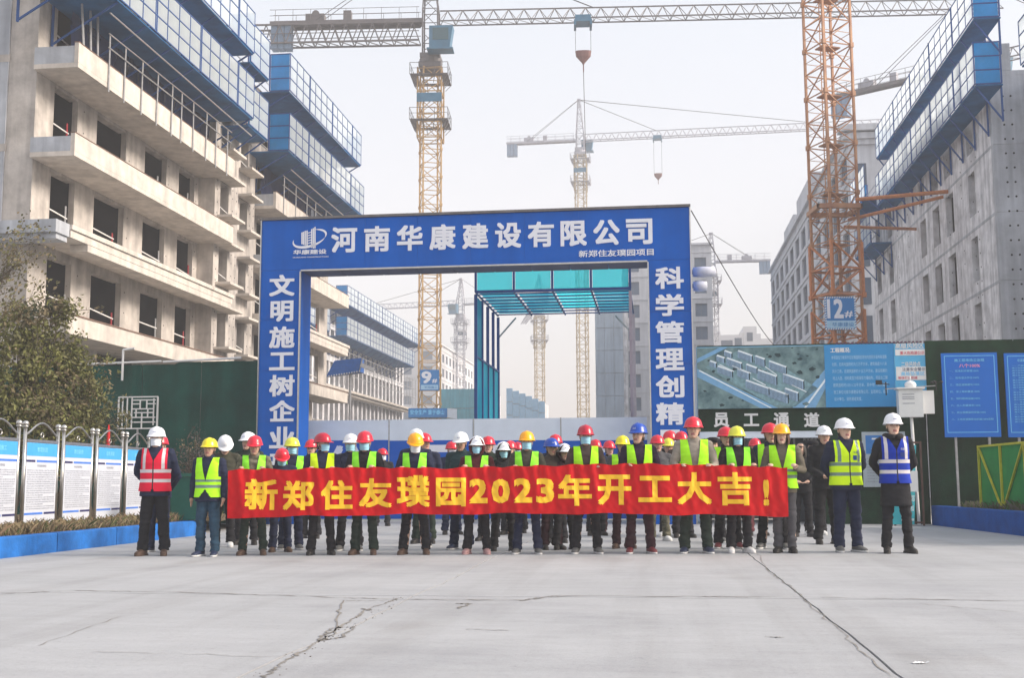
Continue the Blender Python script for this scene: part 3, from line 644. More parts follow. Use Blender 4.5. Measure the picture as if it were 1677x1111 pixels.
# green site gate with yellow frame on the right bed
gA = (6.72, 25.4); gB = (6.98, 18.6); t = thing('green_site_gate', 'green panelled site gate with yellow braced frame on the bed at the right edge', 'gate', gA[0], gA[1], .36)
d = Vector((gB[0]-gA[0], gB[1]-gA[1], 0)); Ln = d.length; d /= Ln; nrm = Vector((-d.y, d.x, 0))
t.rotation_euler = (0, 0, -TH+math.atan2(d.y, d.x))
n_ = 5; Ht = 1.34
for i in range(n_):
    a = Ln*i/n_; b = Ln*(i+1)/n_
    m = MB(); m.grid(lambda p, q: (a+.02+(b-a-.04)*p, -.012+.01*noise.noise(Vector((a+p, q*2, 0))), .05+(Ht-.08)*q), 4, 4); m.build('mesh_panel', ggreen, t)
    m = MB(); m.box(a-.022, a+.022, .0-.06, .0-.02, 0, Ht); m.build('frame_bar', yel, t)
    m = MB(); m.bar((a+.03, -.045, Ht-.03 if i % 2 == 0 else .03), (b-.03, -.045, .03 if i % 2 == 0 else Ht-.03), .035); m.build('brace', yel, t)
m = MB(); m.box(Ln-.022, Ln+.022, -.06, -.02, 0, Ht); m.box(0.023, Ln-.023, -.06, -.02, Ht-.04, Ht); m.box(.023, Ln-.023, -.06, -.02, 0, .04); m.build('frame_rail', yel, t)

# ================================================================ NOTICE BOARDS ON THE LEFT
nbl = ['nearest notice board, cut by the left edge of the photo', 'second notice board from the left edge, with text lines and blue header', 'third notice board from the left, just before the furled red flag',
       'fourth notice board from the left, between the red flag and the red vest', 'fifth notice board, partly hidden behind the man in the red vest', 'farthest notice board, right of the man in the red vest']
def notice_board(i, D):
    A = (-7.98+.055*(D-17.4), D); B = (-7.98+.055*(D+1.2-17.4), D+1.2)
    ang = math.atan2(B[1]-A[1], B[0]-A[0])
    t = thing('notice_board', nbl[i], 'notice board', A[0], A[1], .25, 'steel framed notice boards along the kerb', grid=False, rz=ang+R(180)*0)
    L_ = math.hypot(B[0]-A[0], B[1]-A[1]); Hh = 1.66
    for x in (0, L_):
        m = MB(); m.tube((x, 0, 0), (x, 0, Hh), .028, n=12); q = m.build('post', steel, t, smooth=True)
        m = MB(); m.ell((x, 0, Hh+.06), (.05, .05, .046), 14, 10); m.tube((x, 0, Hh), (x, 0, Hh+.02), .05); m.build('finial', steel, q, smooth=True)
    m = MB(); m.box(.045, L_-.045, -.015, .015, .1, 1.42); m.build('panel', paper, t)
    m = MB(); m.box(.04, L_-.04, -.03, .03, 1.425, 1.47); m.box(.04, L_-.04, -.03, .03, .06, .097); m.build('rail', steel, t)
    m = MB(); m.box(.05, L_-.05, -.018, -.0155, 1.2, 1.415); m.build('header', skyb, t)
    m = MB(); put_text(m, ['安全生产', '文明施工', '管理制度', '岗位职责', '应急预案', '操作规程'][i], L_*.34, L_*.66, 1.27, 1.35, -.02, .02); m.build('header_lettering', lcyan, t)
    m = MB(); m.box(.05, L_*.3, -.018, -.0155, 1.1, 1.135); m.box(L_*.62, L_-.05, -.018, -.0155, .24, .275); m.build('navy_stripe', inkn, t)
    m = MB(); m.box(L_*.34, L_-.05, -.018, -.0155, 1.1, 1.135); m.box(.05, L_*.58, -.018, -.0155, .24, .275); m.build('blue_stripe', inkb, t)
    m = MB(); rr = random.Random(i); ln = ['严格遵守施工现场各项安全管理规定落实责任', '作业人员必须正确佩戴安全帽系好安全带', '特种作业人员必须持证上岗严禁违章指挥', '施工现场材料堆放整齐道路畅通排水良好']
    put_text(m, '项目部管理制度', L_*.36, L_*.64, 1.02, 1.06, -.017)
    for k in range(18):
        s = ln[(k+i) % 4]; e = rr.uniform(.55, 1) if k % 4 == 3 else 1; put_text(m, s[:max(4, int(len(s)*e))], .09, .09+(L_-.18)*e, .955-k*.037, .975-k*.037, -.017)
    m.build('text_lines', inkg, t)
    m = MB(); n = 14; prev = None                     # arched top tube with a small scroll
    for k in range(n+1):
        x = .03+(L_-.06)*k/n; z = 1.56+.13*math.sin(PI*k/n)-.04*math.cos(2*PI*k/n)+.02; p = Vector((x, 0, z))
        if prev: m.tube(prev, p, .016, n=8, caps=False)
        prev = p
    m.build('arched_tube', steel, t, smooth=True)
    m = MB(); prev = None
    for k in range(9):
        a = PI*2*k/8; p = Vector((L_/2+.05*math.cos(a), 0, 1.55+.045*math.sin(a)))
        if prev: m.tube(prev, p, .008, n=6, caps=False)
        prev = p
    m.build('scroll', steel, t)
for i in range(6): notice_board(i, 16.02+i*1.42 if i else 16.02)
# furled red flag between the boards
x, y = gnd(171, 849, .25); t = thing('red_flag', 'furled red flag on a thin pole standing between two notice boards', 'flag', x, y, .25, grid=False)
m = MB(); m.tube((0, 0, 0), (0, 0, 1.95), .012); m.build('pole', galv, t)
m = MB(); m.loft([(0, 0, 1.28, .015, .015), (.0, 0, 1.33, .05, .045), (.01, 0, 1.6, .045, .05), (.02, 0, 1.85, .03, .04), (.02, 0, 2.02, .008, .01)], 12); m.build('furled_cloth', red, t, smooth=True)
# bins
def bin_(px, py, z, label, s=1.):
    x, y = gnd(px, py, z); t = thing('wheeled_bin', label, 'bin', x, y, z, grid=False, rz=.1)
    m = MB(); m.add([(-.24,-.22,.05),(.24,-.22,.05),(.24,.25,.05),(-.24,.25,.05),(-.29,-.3,.86),(.29,-.3,.86),(.29,.3,.86),(-.29,.3,.86)], [(0,3,2,1),(4,5,6,7),(0,1,5,4),(1,2,6,5),(2,3,7,6),(3,0,4,7)]); m.build('body', dgreen, t)
    m = MB(); m.box(-.31, .31, -.33, .31, .865, .93); m.build('lid', dgreen, t)
    for xx in (-.26, .26): m = MB(); m.tube((xx-.03, .24, .09), (xx+.03, .24, .09), .09, n=14); m.build('wheel', black, t)
    m = MB(); m.tube((-.25, .34, .84), (.25, .34, .84), .018); m.build('handle', dgreen, t)
bin_(306, 856, .25, 'dark green wheeled bin at the end of the notice boards')
bin_(335, 858, .0, 'dark green wheeled bin partly hidden behind the man in the yellow helmet')

# ================================================================ BUILDINGS
meshes = {}
def shared(key, fn):
    if key not in meshes: meshes[key] = fn()
    return meshes[key]
def piece(name, v0, v1, u0, u1, z0, z1, mat, parent, org):
    m = MB(org); m.box(v0, v1, u0, u1, z0, z1); return m.build(name, mat, parent)

# ---- screened lifting platforms hung outside the upper storeys
def screen_platform(label, vo, u0, u1, z0, z1, wall_v, n_unit, group, side=1, end0=True, end1=True, gaps=(), cols=1.05, screen=meshp):
    """vo outer face, side=+1 when the outer face looks to +v; wall_v the wall it hangs from"""
    t = thing('screened_platform', label, 'scaffold platform', (vo+wall_v)/2, u0, z0, group); o = ((vo+wall_v)/2, u0, z0)
    n = max(1, round((u1-u0)/cols)); du = (u1-u0)/n; H_ = z1-z0
    fr = MB(o); s = side
    def pan_mesh():
        m = MB(); m.add([(0, .03, .03), (0, du-.03, .03), (0, du-.03, H_/3-.03), (0, .03, H_/3-.03)], [(0, 1, 2, 3)] if s > 0 else [(3, 2, 1, 0)]); return m.mesh('mesh_panel', screen)
    pm_ = pan_mesh()
    for i in range(n):
        if i in gaps: continue
        for j in range(3):
            link('mesh_panel', pm_, t, (vo-o[0], u0+i*du-o[1], z0+j*H_/3-o[2]))
    for i in range(n+1):
        fr.box(vo-.018, vo+.018, u0+i*du-.022, u0+i*du+.022, z0, z1)
        if i % 4 == 3: fr.box(vo-.03, vo+.03, u0+i*du+.08, u0+i*du+.13, z0-.05, z1+.05)
    for j in range(4): fr.box(vo-.02, vo+.02, u0, u1, z0+j*H_/3-.02, z0+j*H_/3+.02)
    fr.build('panel_frame', bluef, t)
    for e, uu in ((end0, u0), (end1, u1)):
        if not e: continue
        for j in range(3):
            m = MB(o); a, b = sorted((vo-s*.04, vo-s*1.0)); m.box(a, b, uu-.008, uu+.008, z0+j*H_/3+.03, z0+(j+1)*H_/3-.03); m.build('end_panel', meshb, t)
        m = MB(o); m.box(vo-s*1.05-.03, vo-s*1.05+.03, uu-.03, uu+.03, z0, z1)
        for j in range(4): a, b = sorted((vo, vo-s*1.05)); m.box(a, b, uu-.025, uu+.025, z0+j*H_/3-.02, z0+j*H_/3+.02)
        m.build('end_frame', bluef, t)
    a, b = sorted((vo-s*.04, wall_v+s*.05))
    m = MB(o); m.box(a, b, u0, u1, z0-.09, z0-.03); m.build('deck', deckm, t)
    nb = max(2, int((u1-u0)/2.1))
    for i in range(nb+1):
        uu = u0+.2+(u1-u0-.4)*i/nb
        m = MB(o); m.bar((vo-s*.1, uu, z0-.1), (wall_v+s*.06, uu, z0-1.5), .06); m.bar((wall_v+s*.07, uu, z0-1.55), (wall_v+s*.07, uu, z0-.1), .07); m.build('bracket', bluef, t)
    m = MB(o)                                    # inner stringers and handrail seen over the top
    for z in (z0+.9, z0+.5): m.bar((wall_v+s*.9, u0, z), (wall_v+s*.9, u1, z), .035)
    m.build('inner_rail', galv, t)
    return t

def rail_set(parent, o, v, u0, u1, z, step=1.5, drop=1.0, up=1.15, tilt=0.):
    for k in range(int((u1-u0)/step)+1):
        uu = u0+k*step+random.uniform(-.2, .2); m = MB(o); a = random.uniform(-.06, .06); m.tube((v, uu, z-drop), (v, uu+a, z+up), .028, n=6); m.build('rail_post', galv, parent)
    for h in (.55, 1.05):
        m = MB(o); m.tube((v+.04, u0-.3, z+h), (v+.04, u1+.3, z+h+tilt), .025, n=6); m.build('guard_rail', galv, parent)

# ---- LEFT BUILDING
VW, VL = -20.39, -18.83
L = thing('left_building', 'large raw concrete apartment block under construction along the left side', 'building', VW, 35.5); O = (VW, 35.5, 0)
LV = [6.45, 9.40, 12.50, 15.60, 18.7]; BOT = [5.83, 8.79, 11.73, 14.75, 18.1]
U0, U1 = 35.5, 70.3
wins1 = [(36.5, 38.15), (39.6, 42.0), (43.7, 45.8), (47.1, 48.8)]
wins3 = [(57.0, 59.0), (60.2, 62.3), (63.4, 65.3), (66.5, 68.5)]
# floors and back wall of the dark interior
for k, z in enumerate([0]+LV):
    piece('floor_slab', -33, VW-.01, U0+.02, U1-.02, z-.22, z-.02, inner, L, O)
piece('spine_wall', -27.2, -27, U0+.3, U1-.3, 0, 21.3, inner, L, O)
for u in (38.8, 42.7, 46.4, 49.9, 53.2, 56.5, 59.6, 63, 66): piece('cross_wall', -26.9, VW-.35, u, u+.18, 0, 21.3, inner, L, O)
# gable end: separate storey lifts of board marked concrete
zz = [0, 6.1, 9.1, 12.15, 15.25, 18.3, 21.5]
for a, b in zip(zz[:-1], zz[1:]):
    piece('gable_lift', -33, VW-1.0, U0-.25, U0+.02, a+.006, b-.006, conc_d, L, O)
    piece('corner_pier', VW-.99, VW, U0-.2, wins1[0][0]-.0, a+.0, b-.0, conc, L, O)
for z in (6.1, 9.1, 12.15, 15.25, 18.3): piece('cold_joint_band', -33, VW-.95, U0-.262, U0-.25, z-.14, z+.12, conc, L, O)
m = MB(O); rh = random.Random(2)
for z in [4.4, 5.1, 5.8, 7.0, 7.6, 8.3, 10.1, 10.7, 13.0, 13.6, 15.9, 16.5, 17.2, 17.9]:
    for v in (-21.9, -22.35, -25.2, -25.6, -28.2, -28.6):
        if rh.random() < .75: vv = v+rh.uniform(-.04, .04); m.tube((vv, U0-.25, z), (vv, U0-.262, z), .055 if z > 15 or z < 9 else .035, n=8)
for z in (9.17, 9.2): 
    for v in (-20.8, -21.7, -22.9, -24): m.tube((v, U0-1.35, z), (v, U0-1.362, z), .04, n=8)
m.build('tie_hole', dark, L, kind='stuff')
def storeys(wins, ua, ub, lo=0):
    for k in range(len(LV)):
        z0 = LV[k]; z1 = BOT[k+1] if k+1 < len(LV) else 21.4
        e = [ua]+[x for w_ in wins for x in w_]+[ub]
        for i in range(0, len(e), 2):
            if e[i+1]-e[i] > .05: piece('pier', VW-.22, VW, e[i]+.001, e[i+1], z0, z1+.2 if k > 2 else z1, conc, L, O)
        for a, b in wins:
            piece('lintel', VW-.33, VW-.012, a, b, z1-.12+.02*(k % 2), z1, conc, L, O)
            piece('sill', VW-.32, VW+.02, a, b, z0, z0+.08, conc_l, L, O)
            if k < 4 and random.random() < .85:
                m = MB(O); h = z0+random.uniform(.75, .95); uu = a+(b-a)*random.uniform(.6, .85)
                m.tube((VW-.05, a-.05, h+.05), (VW-.05, uu+.1, h-random.uniform(0, .12)), .026, n=6); m.build('window_rail', whit, L)
                m = MB(O); m.tube((VW-.06, uu, z0+.08), (VW-.06, uu, h+random.uniform(.1, .4)), .035, n=6); m.build('barrier_post', redw if random.random() < .45 else galv, L)
        for a, b in wins:
            if random.random() < .5: m = MB(O); uu = random.uniform(a+.2, b-.2); m.tube((VW-1.0, uu, z0), (VW-1.1, uu+random.uniform(-.15, .15), z1), .04, n=6); m.build('interior_prop', galv, L)
        piece('upstand', VW-.35, VW-.003, ua, ub, BOT[k], LV[k], conc, L, O)
storeys(wins1, wins1[0][0]-.0, 49.3); storeys(wins3, 55.3, U1)
# ground storey, mostly behind the green hoarding: piers and a dark opening
for a in (35.6, 39.4, 44, 48.6, 53, 57.5, 62, 66.5): piece('ground_pier', VW-.4, VW, a, a+.9, 0, BOT[0], conc, L, O)
# ledges
def ledge(ua, ub, k, sh=None):
    zt_, zb = LV[k], BOT[k]
    if k == 0:
        piece('ledge', VW+.003, VL, ua, ub, zb, zt_, conc_l, L, O); piece('ledge_cap', VL-.12, VL+.03, ua-.02, ub, zt_, zt_+.045, pm('rusty_formwork', C(120, 96, 84), .9, var=.3), L, O)
    elif k == 1:
        piece('ledge', VW+.003, VL-.1, ua, ub, zb+.2, zt_, conc_l, L, O)
        piece('moulding', VL-.13, VL+.06, ua-.02, ub+.2, zt_-.16, zt_-.002, conc_l, L, O); piece('moulding', VL-.1, VL-.005, ua, ub+.1, zt_-.42, zt_-.165, conc_l, L, O)
        piece('moulding', VW+.9, VL-.02, ua+1.2, ub, zb-.05, zb+.19, conc_l, L, O)
    else:
        piece('ledge', VW+.003, VL, ua, ub, zb, zb+.16, conc_l, L, O); piece('ledge_front', VL-.14, VL+.004, ua-.004, ub, zb+.162, zt_, conc_l, L, O)
        piece('ledge_cap', VL-.15, VL+.02, ua-.02, ub, zt_+.002, zt_+.03, pm('rusty_formwork', C(120, 96, 84), .9, var=.3), L, O)
        piece('ledge_end', VW+.003, VL-.143, ua, ua+.13, zb+.162, zt_-.1, conc_d, L, O); piece('ledge_end', VW+.6, VL-.143, ub-.13, ub, zb+.162, zt_-.1, conc_l, L, O)
for k in range(4):
    ledge(35.1, 49.6, k); ledge(55.4 if k != 0 else 57, 69.6, k)
piece('corner_moulding', -33, VL-.03, U0-1.3, 35.07, 8.98, 9.4, conc_d, L, O); piece('corner_moulding', -33, VL-.1, U0-1.15, 35.06, 8.8, 8.977, conc_d, L, O)
rail_set(L, O, VL+.05, 37.3, 48.6, LV[3], 1.25, 1.0, 1.1, .05)
rail_set(L, O, VL+.05, 56.5, 68.5, LV[3], 1.9, .9, 1.1)
for a, b, z in ((36.2, 50.3, 17.0), (56.2, 68.6, 16.9)):
    m = MB(O); m.tube((VL+.5, a, z+.05), (VL+.5, b, z-.05), .03, n=6); m.build('outer_guard_rail', galv, L)
for u in (36.0, 37.0, 36.5): m = MB(O); m.tube((VL-.3, u, 15.7), (VL-.6, u+random.uniform(-.5, .5), 19), .04, n=6); m.build('prop', galv, L)
for a, b in ((36.6, 41), (41.1, 45.2), (45.3, 49.2), (56.4, 60.5), (60.6, 64.6), (64.7, 69)):
    m = MB(O); m.grid(lambda p, q: (VW+.45+.2*noise.noise(Vector(((a+(b-a)*p)*1.4, q*2, 3))), a+(b-a)*p, 15.75+q*1.6), 14, 5); m.build('shade_sheet', shadeb, L, smooth=True)  # added dark sheets that imitate the shaded storey below the decks
# middle bays with small slab lips
VB = -19.62
for k in range(len(LV)-1):
    z0, z1 = BOT[k], BOT[k+1]; zf = LV[k]
    for (a, b) in ((49.3, 52.2), (52.6, 55.3)):
        off = 0 if a < 50 else -.28
        wa, wb = (49.95, 51.0) if a < 50 else (53.2, 54.25)
        piece('bay_pier', VW-.3, VB+off, a, wa, z0, z1-.002, conc, L, O); piece('bay_pier', VW-.3, VB+off, wb, b, z0, z1-.002, conc, L, O)
        piece('bay_spandrel', VW-.1, VB+off-.01, wa+.001, wb-.001, z0, zf+.55, conc, L, O); piece('bay_spandrel', VW-.1, VB+off-.01, wa+.001, wb-.001, zf+2.3, z1-.002, conc, L, O)
        for z in (zf+.5, zf+2.3): piece('slab_lip', VB+off+.002, VB+off+.72, wa-.35, wb+.3, z, z+.11, conc_l, L, O)
        if k < 4 and random.random() < .8: m = MB(O); m.tube((VB+off-.06, wa, zf+1.1), (VB+off-.06, wb, zf+.98), .022, n=6); m.build('window_rail', whit, L)
    piece('bay_recess_wall', VW-.35, VW-.1, 52.2, 52.6, z0, z1, conc_d, L, O)
m = MB(O)
for k in range(4):
    for a in (49.6, 51.5, 52.0, 52.9, 54.6, 55.1):
        for z in (.7, 1.2, 1.8, 2.2):
            off = 0 if a < 52.4 else -.28; m.tube((VB+off, a, LV[k]+z), (VB+off+.008, a, LV[k]+z), .035, n=8)
    for a in (38.6, 42.3, 46.0, 49.0):
        for z in (.4, 1.1, 1.9):
            if rh.random() < .7: m.tube((VW, a, LV[k]+z), (VW+.008, a, LV[k]+z), .028, n=8)
m.build('tie_hole', dark, L, kind='stuff')
piece('roof_slab', -33, VW, U0, U1, 21.41, 21.6, inner, L, O)
g1 = 'screened lifting platforms on the left building'
zA, zB = 17.45, 19.32; zC, zD = 20.5, 22.4
screen_platform('lower screened platform nearest the camera on the left building', -17.9, 31.5, 49.3, zA, zB, VW, 0, g1)
screen_platform('upper screened platform nearest the camera on the left building, cut by the top edge', -17.9, 31.5, 49.2, zC, zD, VW, 0, g1)
screen_platform('short lower screened platform in the recess of the left building', -18.25, 49.75, 52.3, zA-.1, zB-.1, VW, 0, g1, end0=False)
screen_platform('short upper screened platform in the recess of the left building', -18.25, 49.75, 52.3, zC-.15, zD-.15, VW, 0, g1, end0=False)
screen_platform('lower long screened platform at the far end of the left building', -17.85, 54.35, 69.2, zA, zB, VW, 0, g1, gaps=())
screen_platform('upper long screened platform at the far end of the left building', -17.85, 54.3, 68.4, zC, zD, VW, 0, g1)

# ---- SECOND LEFT BUILDING seen through the gateway
L2 = thing('second_left_building', 'raw concrete block with two rows of blue screens seen through the left of the gateway', 'building', -30.5, 92); O = (-30.5, 92, 0)
V2 = -30.4
piece('gable_wall', -42, V2-.4, 92, 92.3, 0, 19, conc_d, L2, O)
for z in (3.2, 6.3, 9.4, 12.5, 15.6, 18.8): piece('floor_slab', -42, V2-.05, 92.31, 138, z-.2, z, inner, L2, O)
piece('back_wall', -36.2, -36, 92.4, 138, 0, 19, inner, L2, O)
for k in range(26):
    u = 93+k*1.78
    for z0, z1 in ((0, 3), (3.2, 6.1), (6.3, 9.2), (9.4, 12.3), (12.5, 15.4), (15.6, 18.6)): piece('pier', V2-.45, V2, u, u+.62, z0, z1, conc_r, L2, O)
for z in (3.0, 6.1, 9.2, 12.3, 15.4): piece('spandrel', V2-.3, V2+.06, 92.5, 138, z, z+.55 if z != 9.2 else z+.9, conc_r, L2, O)
for dz, dv in ((6.0, .9), (6.25, 1.15), (9.3, 1.0), (9.55, 1.3)): piece('ledge', V2+.062, V2+dv, 98, 137, dz, dz+.22, conc_l, L2, O)
piece('roof_slab', -42, V2, 92.3, 138, 18.8, 19.1, conc_r, L2, O)
g2 = 'screened platforms on the second left building'
screen_platform('upper row of blue screens on the second left building through the gateway', -28, 103, 138, 17.3, 19.05, V2, 0, g2, cols=1.25)
screen_platform('lower row of blue screens on the second left building through the gateway', -28, 103, 133, 14.4, 16.15, V2, 0, g2, cols=1.25)
screen_platform('small near blue screen beside the second left building, left of its long rows', -29.2, 95.5, 101.5, 14.6, 16.6, V2, 0, g2, cols=1.25)
for k in range(22):
    u = 103+k*1.6; m = MB(O); m.tube((-28.6, u, 9.9), (-28.6, u, 13.2), .04, n=5); m.build('rail_post', galv, L2)
for z in (11, 12, 13.1): m = MB(O); m.tube((-28.6, 102, z), (-28.6, 137, z), .04, n=5); m.build('guard_rail', galv, L2)
# blue sheet container canopy on a balcony
a = atD(540, 617, 62); t = thing('sheeted_canopy', 'small blue sheet canopy with white zigzag edge in front of the second left building', 'canopy', a[0], a[1], a[2], grid=False, rz=-.1)
m = MB(); m.add([(-.2,0,0),(1.6,0,.25),(1.75,0,.98),(.25,0,.85),(-.5,1.6,.1),(1.5,1.6,.3),(1.5,1.6,1.02),(.2,1.6,.95)], [(0,1,2,3),(4,7,6,5),(3,2,6,7),(0,3,7,4),(1,5,6,2),(0,4,5,1)]); m.build('sheet', pm('blue_tarpaulin', C(30, 95, 175), .5, var=.2), t)
m = MB()
for k in range(14): x = -.2+1.8*k/13; m.box(x, x+.05, -.03, -.005, -.03+.25*k/13, .04+.25*k/13)
m.build('zigzag_edge', whit, t)
m = MB(); m.bar((1.62, 0, .25), (1.78, 0, .98), .05); m.bar((1.7, -.1, .6), (2.4, .1, .3), .22); m.build('end_frame', galv, t)
m = MB(); m.tube((1.0, .5, -a[2]), (1.0, .5, .2), .07); m.build('pole', galv, t)

# ---- generic far block with real window reveals
def far_block(name, label, v0, v1, u0, u1, h, mat, side, storey=3.0, bay=3.4, win=(1.5, 1.6), glass=None, front=True, cat='building', z_up=0, fb=None, maxw=290):
    """side: +1 facade at v1 looks to +v, -1 facade at v0 looks to -v; the gable at u0 looks at the camera"""
    t = thing(name, label, cat, (v0+v1)/2, u0); o = ((v0+v1)/2, u0, 0); glass = glass or pm('dull_window', C(70, 84, 104), .3, var=.3, scale=.5)
    piece('core', v0+.3, v1-.3, u0+.3, u1-.3, 0, h-.1, dark if glass is dark else glass, t, o)
    n = int((h-1.2)/storey)
    def wall(axis, c, a, b, sgn):
        nb = max(1, round((b-a)/bay)); bw_ = (b-a)/nb
        def bx(p, q, z0, z1, d0, d1, name, mt):
            x0, x1 = sorted((c-sgn*d0, c-sgn*d1))
            m = MB(o)
            if axis == 'v': m.box(x0, x1, p, q, z0, z1)
            else: m.box(p, q, x0, x1, z0, z1)
            return m.build(name, mt, t)
        for k in range(n):
            z0 = h-1.2-(k+1)*storey
            bx(a, b, z0, z0+(storey-win[1])*.45, .3, 0, 'spandrel', mat); bx(a, b, z0+(storey-win[1])*.45+win[1], z0+storey, .3, 0, 'spandrel', mat)
            bx(a-.05, b+.05, z0+storey-.12, z0+storey+.02, .0, -.1, 'string_course', mat)
        w2 = bw_-win[0]
        for i in range(nb+1):
            p = a+i*bw_-w2/2; q = p+w2; p = max(p, a); q = min(q, b)
            bx(p, q, 0, h-1.2, .299, .002, 'pier', mat)
        bx(a, b, h-1.2, h, .3, 0, 'parapet', mat); bx(a-.2, b+.2, h-.3, h-.05, .0, -.35, 'cornice', mat)
        bx(a, b, 0, max(.1, h-1.2-n*storey), .301, -.001, 'base_wall', mat)
        for k in range(n):
            z0 = h-1.2-(k+1)*storey+(storey-win[1])*.45
            for i in range(nb):
                if (k*nb+i) > maxw: break
                p = a+i*bw_+w2/2
                if p+win[0] > b: continue
                key = ('wf', axis, round(win[0], 2), round(win[1], 2))
                def mk():
                    m = MB(); W_, H_ = win; f = .06
                    for q_ in ((0, f, 0, H_), (W_-f, W_, 0, H_), (f, W_-f, 0, f), (f, W_-f, H_-f, H_), (W_/2-f/2, W_/2+f/2, f, H_-f)):
                        if axis == 'v': m.box(-.03, .03, q_[0], q_[1], q_[2], q_[3])
                        else: m.box(q_[0], q_[1], -.03, .03, q_[2], q_[3])
                    return m.mesh('window_frame', fb or pm('window_frame_grey', C(120, 128, 145), .5))
                me = shared(key, mk)
                link('window_frame', me, t, ((c-sgn*.18)-o[0], p-o[1], z0) if axis == 'v' else (p-o[0], (c-sgn*.18)-o[1], z0))
    wall('v', v1 if side > 0 else v0, u0+.31, u1, 1 if side > 0 else -1)
    if front: wall('u', u0, v0, v1, -1)
    piece('roof', v0+.31, v1-.31, u0+.31, u1, h-.35, h-.11, mat, t, o)
    return t, o
pale = pm('pale_render', (.60, .61, .65), .85, var=.1, scale=.4, streak=.12)
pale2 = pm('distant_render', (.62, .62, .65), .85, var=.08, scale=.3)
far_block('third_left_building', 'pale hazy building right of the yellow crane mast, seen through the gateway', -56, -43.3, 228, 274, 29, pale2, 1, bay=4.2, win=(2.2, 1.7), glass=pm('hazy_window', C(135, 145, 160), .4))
# turquoise netted low storey in front of it
t = thing('netted_building', 'low building wrapped in turquoise netting at the left of the canopy posts', 'building', -26, 176); o = (-26, 176, 0)
a0 = Vat(722, 640, 176)[0]; a1 = Vat(800, 640, 176)[0]; zt_ = Vat(750, 637, 176)[1]
ntm = pm('turquoise_netting', C(80, 165, 185), .9, var=.2, scale=.25, trans=.2, streak=.2)
for k in range(5):
    for q in range(5):
        m = MB((-26, 176, 0)); x0 = a0+(a1-a0)*q/5; m.box(x0+.02, x0+(a1-a0)/5-.02, 176, 176.2, zt_*k/5+.05, zt_*(k+1)/5-.05); m.build('netting_sheet', ntm, t)
m = MB(o); m.box(a0, a1, 176.3, 190, 0, zt_-.3); m.build('slab_block', conc_r, t)

t = thing('screened_building', 'low hazy building with pale blue screens just right of the canopy side wall', 'building', -12, 205); o = (-12, 205, 0)
for q in range(6):
    x0_, x1_ = 829+(892-829)*q/6, 829+(892-829)*(q+1)/6
    va = Vat(x0_, 650, 205)[0]; vb = Vat(x1_, 650, 205)[0]; zt_ = Vat(x0_, 637+4.2*q, 205)[1]
    for k in range(4):
        m = MB(o); m.box(va+.03, vb-.01, 205+q*.03, 205.2+q*.03, zt_*(.45+.14*k), zt_*(.45+.14*(k+1))-.12); m.build('mesh_panel', pm('pale_blue_screen', C(150, 190, 220), .8, var=.15, trans=.2), t)
    m = MB(o); m.box(va, vb, 205.3+q*.03, 212, 0, zt_-.3); m.build('block', conc_r, t)
# mid tower right inside of the gateway
mt_u = 148; a0 = Vat(974, 517, mt_u)[0]; a1 = Vat(1020, 517, mt_u)[0]; z1 = Vat(1000, 500, mt_u)[1]
t = thing('netted_tower', 'grey netted tower block seen under the canopy at the right of the gateway', 'building', (a0+a1)/2, mt_u); o = ((a0+a1)/2, mt_u, 0)
ngr = pm('grey_netting', C(165, 180, 196), .9, var=.12, scale=.2, streak=.22)
for k in range(8):
    for q in range(3):
        m = MB(o); x0 = a0+(a1-a0)*q/3; m.box(x0+.02, x0+(a1-a0)/3-.02, mt_u, mt_u+.2, z1*k/8+.03, z1*(k+1)/8-.03); m.build('netting_sheet', ngr, t)
m = MB(o); m.box(a0+.05, a1+.5, mt_u+.21, mt_u+14, 0, z1); m.build('core', conc_r, t)
b0 = Vat(1021, 600, mt_u+1)[0]
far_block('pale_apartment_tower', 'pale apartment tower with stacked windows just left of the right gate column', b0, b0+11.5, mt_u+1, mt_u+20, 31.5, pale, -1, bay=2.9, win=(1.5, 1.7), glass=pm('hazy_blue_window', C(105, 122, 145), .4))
# rooftops on the skyline right of the gate
sk = 250
t = thing('distant_rooftop', 'stepped pale rooftops on the skyline right of the gate', 'building', 20, sk); o = (20, sk, 0)
for x0, x1, y in ((1140, 1148, 565), (1148, 1158, 543), (1158, 1175, 534), (1175, 1180, 543), (1180, 1211, 549), (1211, 1217, 545), (1217, 1239, 535), (1239, 1246, 547), (1246, 1268, 555)):
    p = Vat(x0, y, sk); q = Vat(x1, y, sk); piece('roof_block', p[0], q[0]-.02, sk, sk+12, 0, p[1], pale2, t, o)
for x0, x1, y in ((1181, 1200, 558), (1203, 1215, 554), (1223, 1233, 545)):
    p = Vat(x0, y, sk); q = Vat(x1, y+14, sk); piece('window', p[0], q[0], sk-.08, sk-.01, q[1], p[1], pm('dull_window', C(70, 84, 104)), t, o)

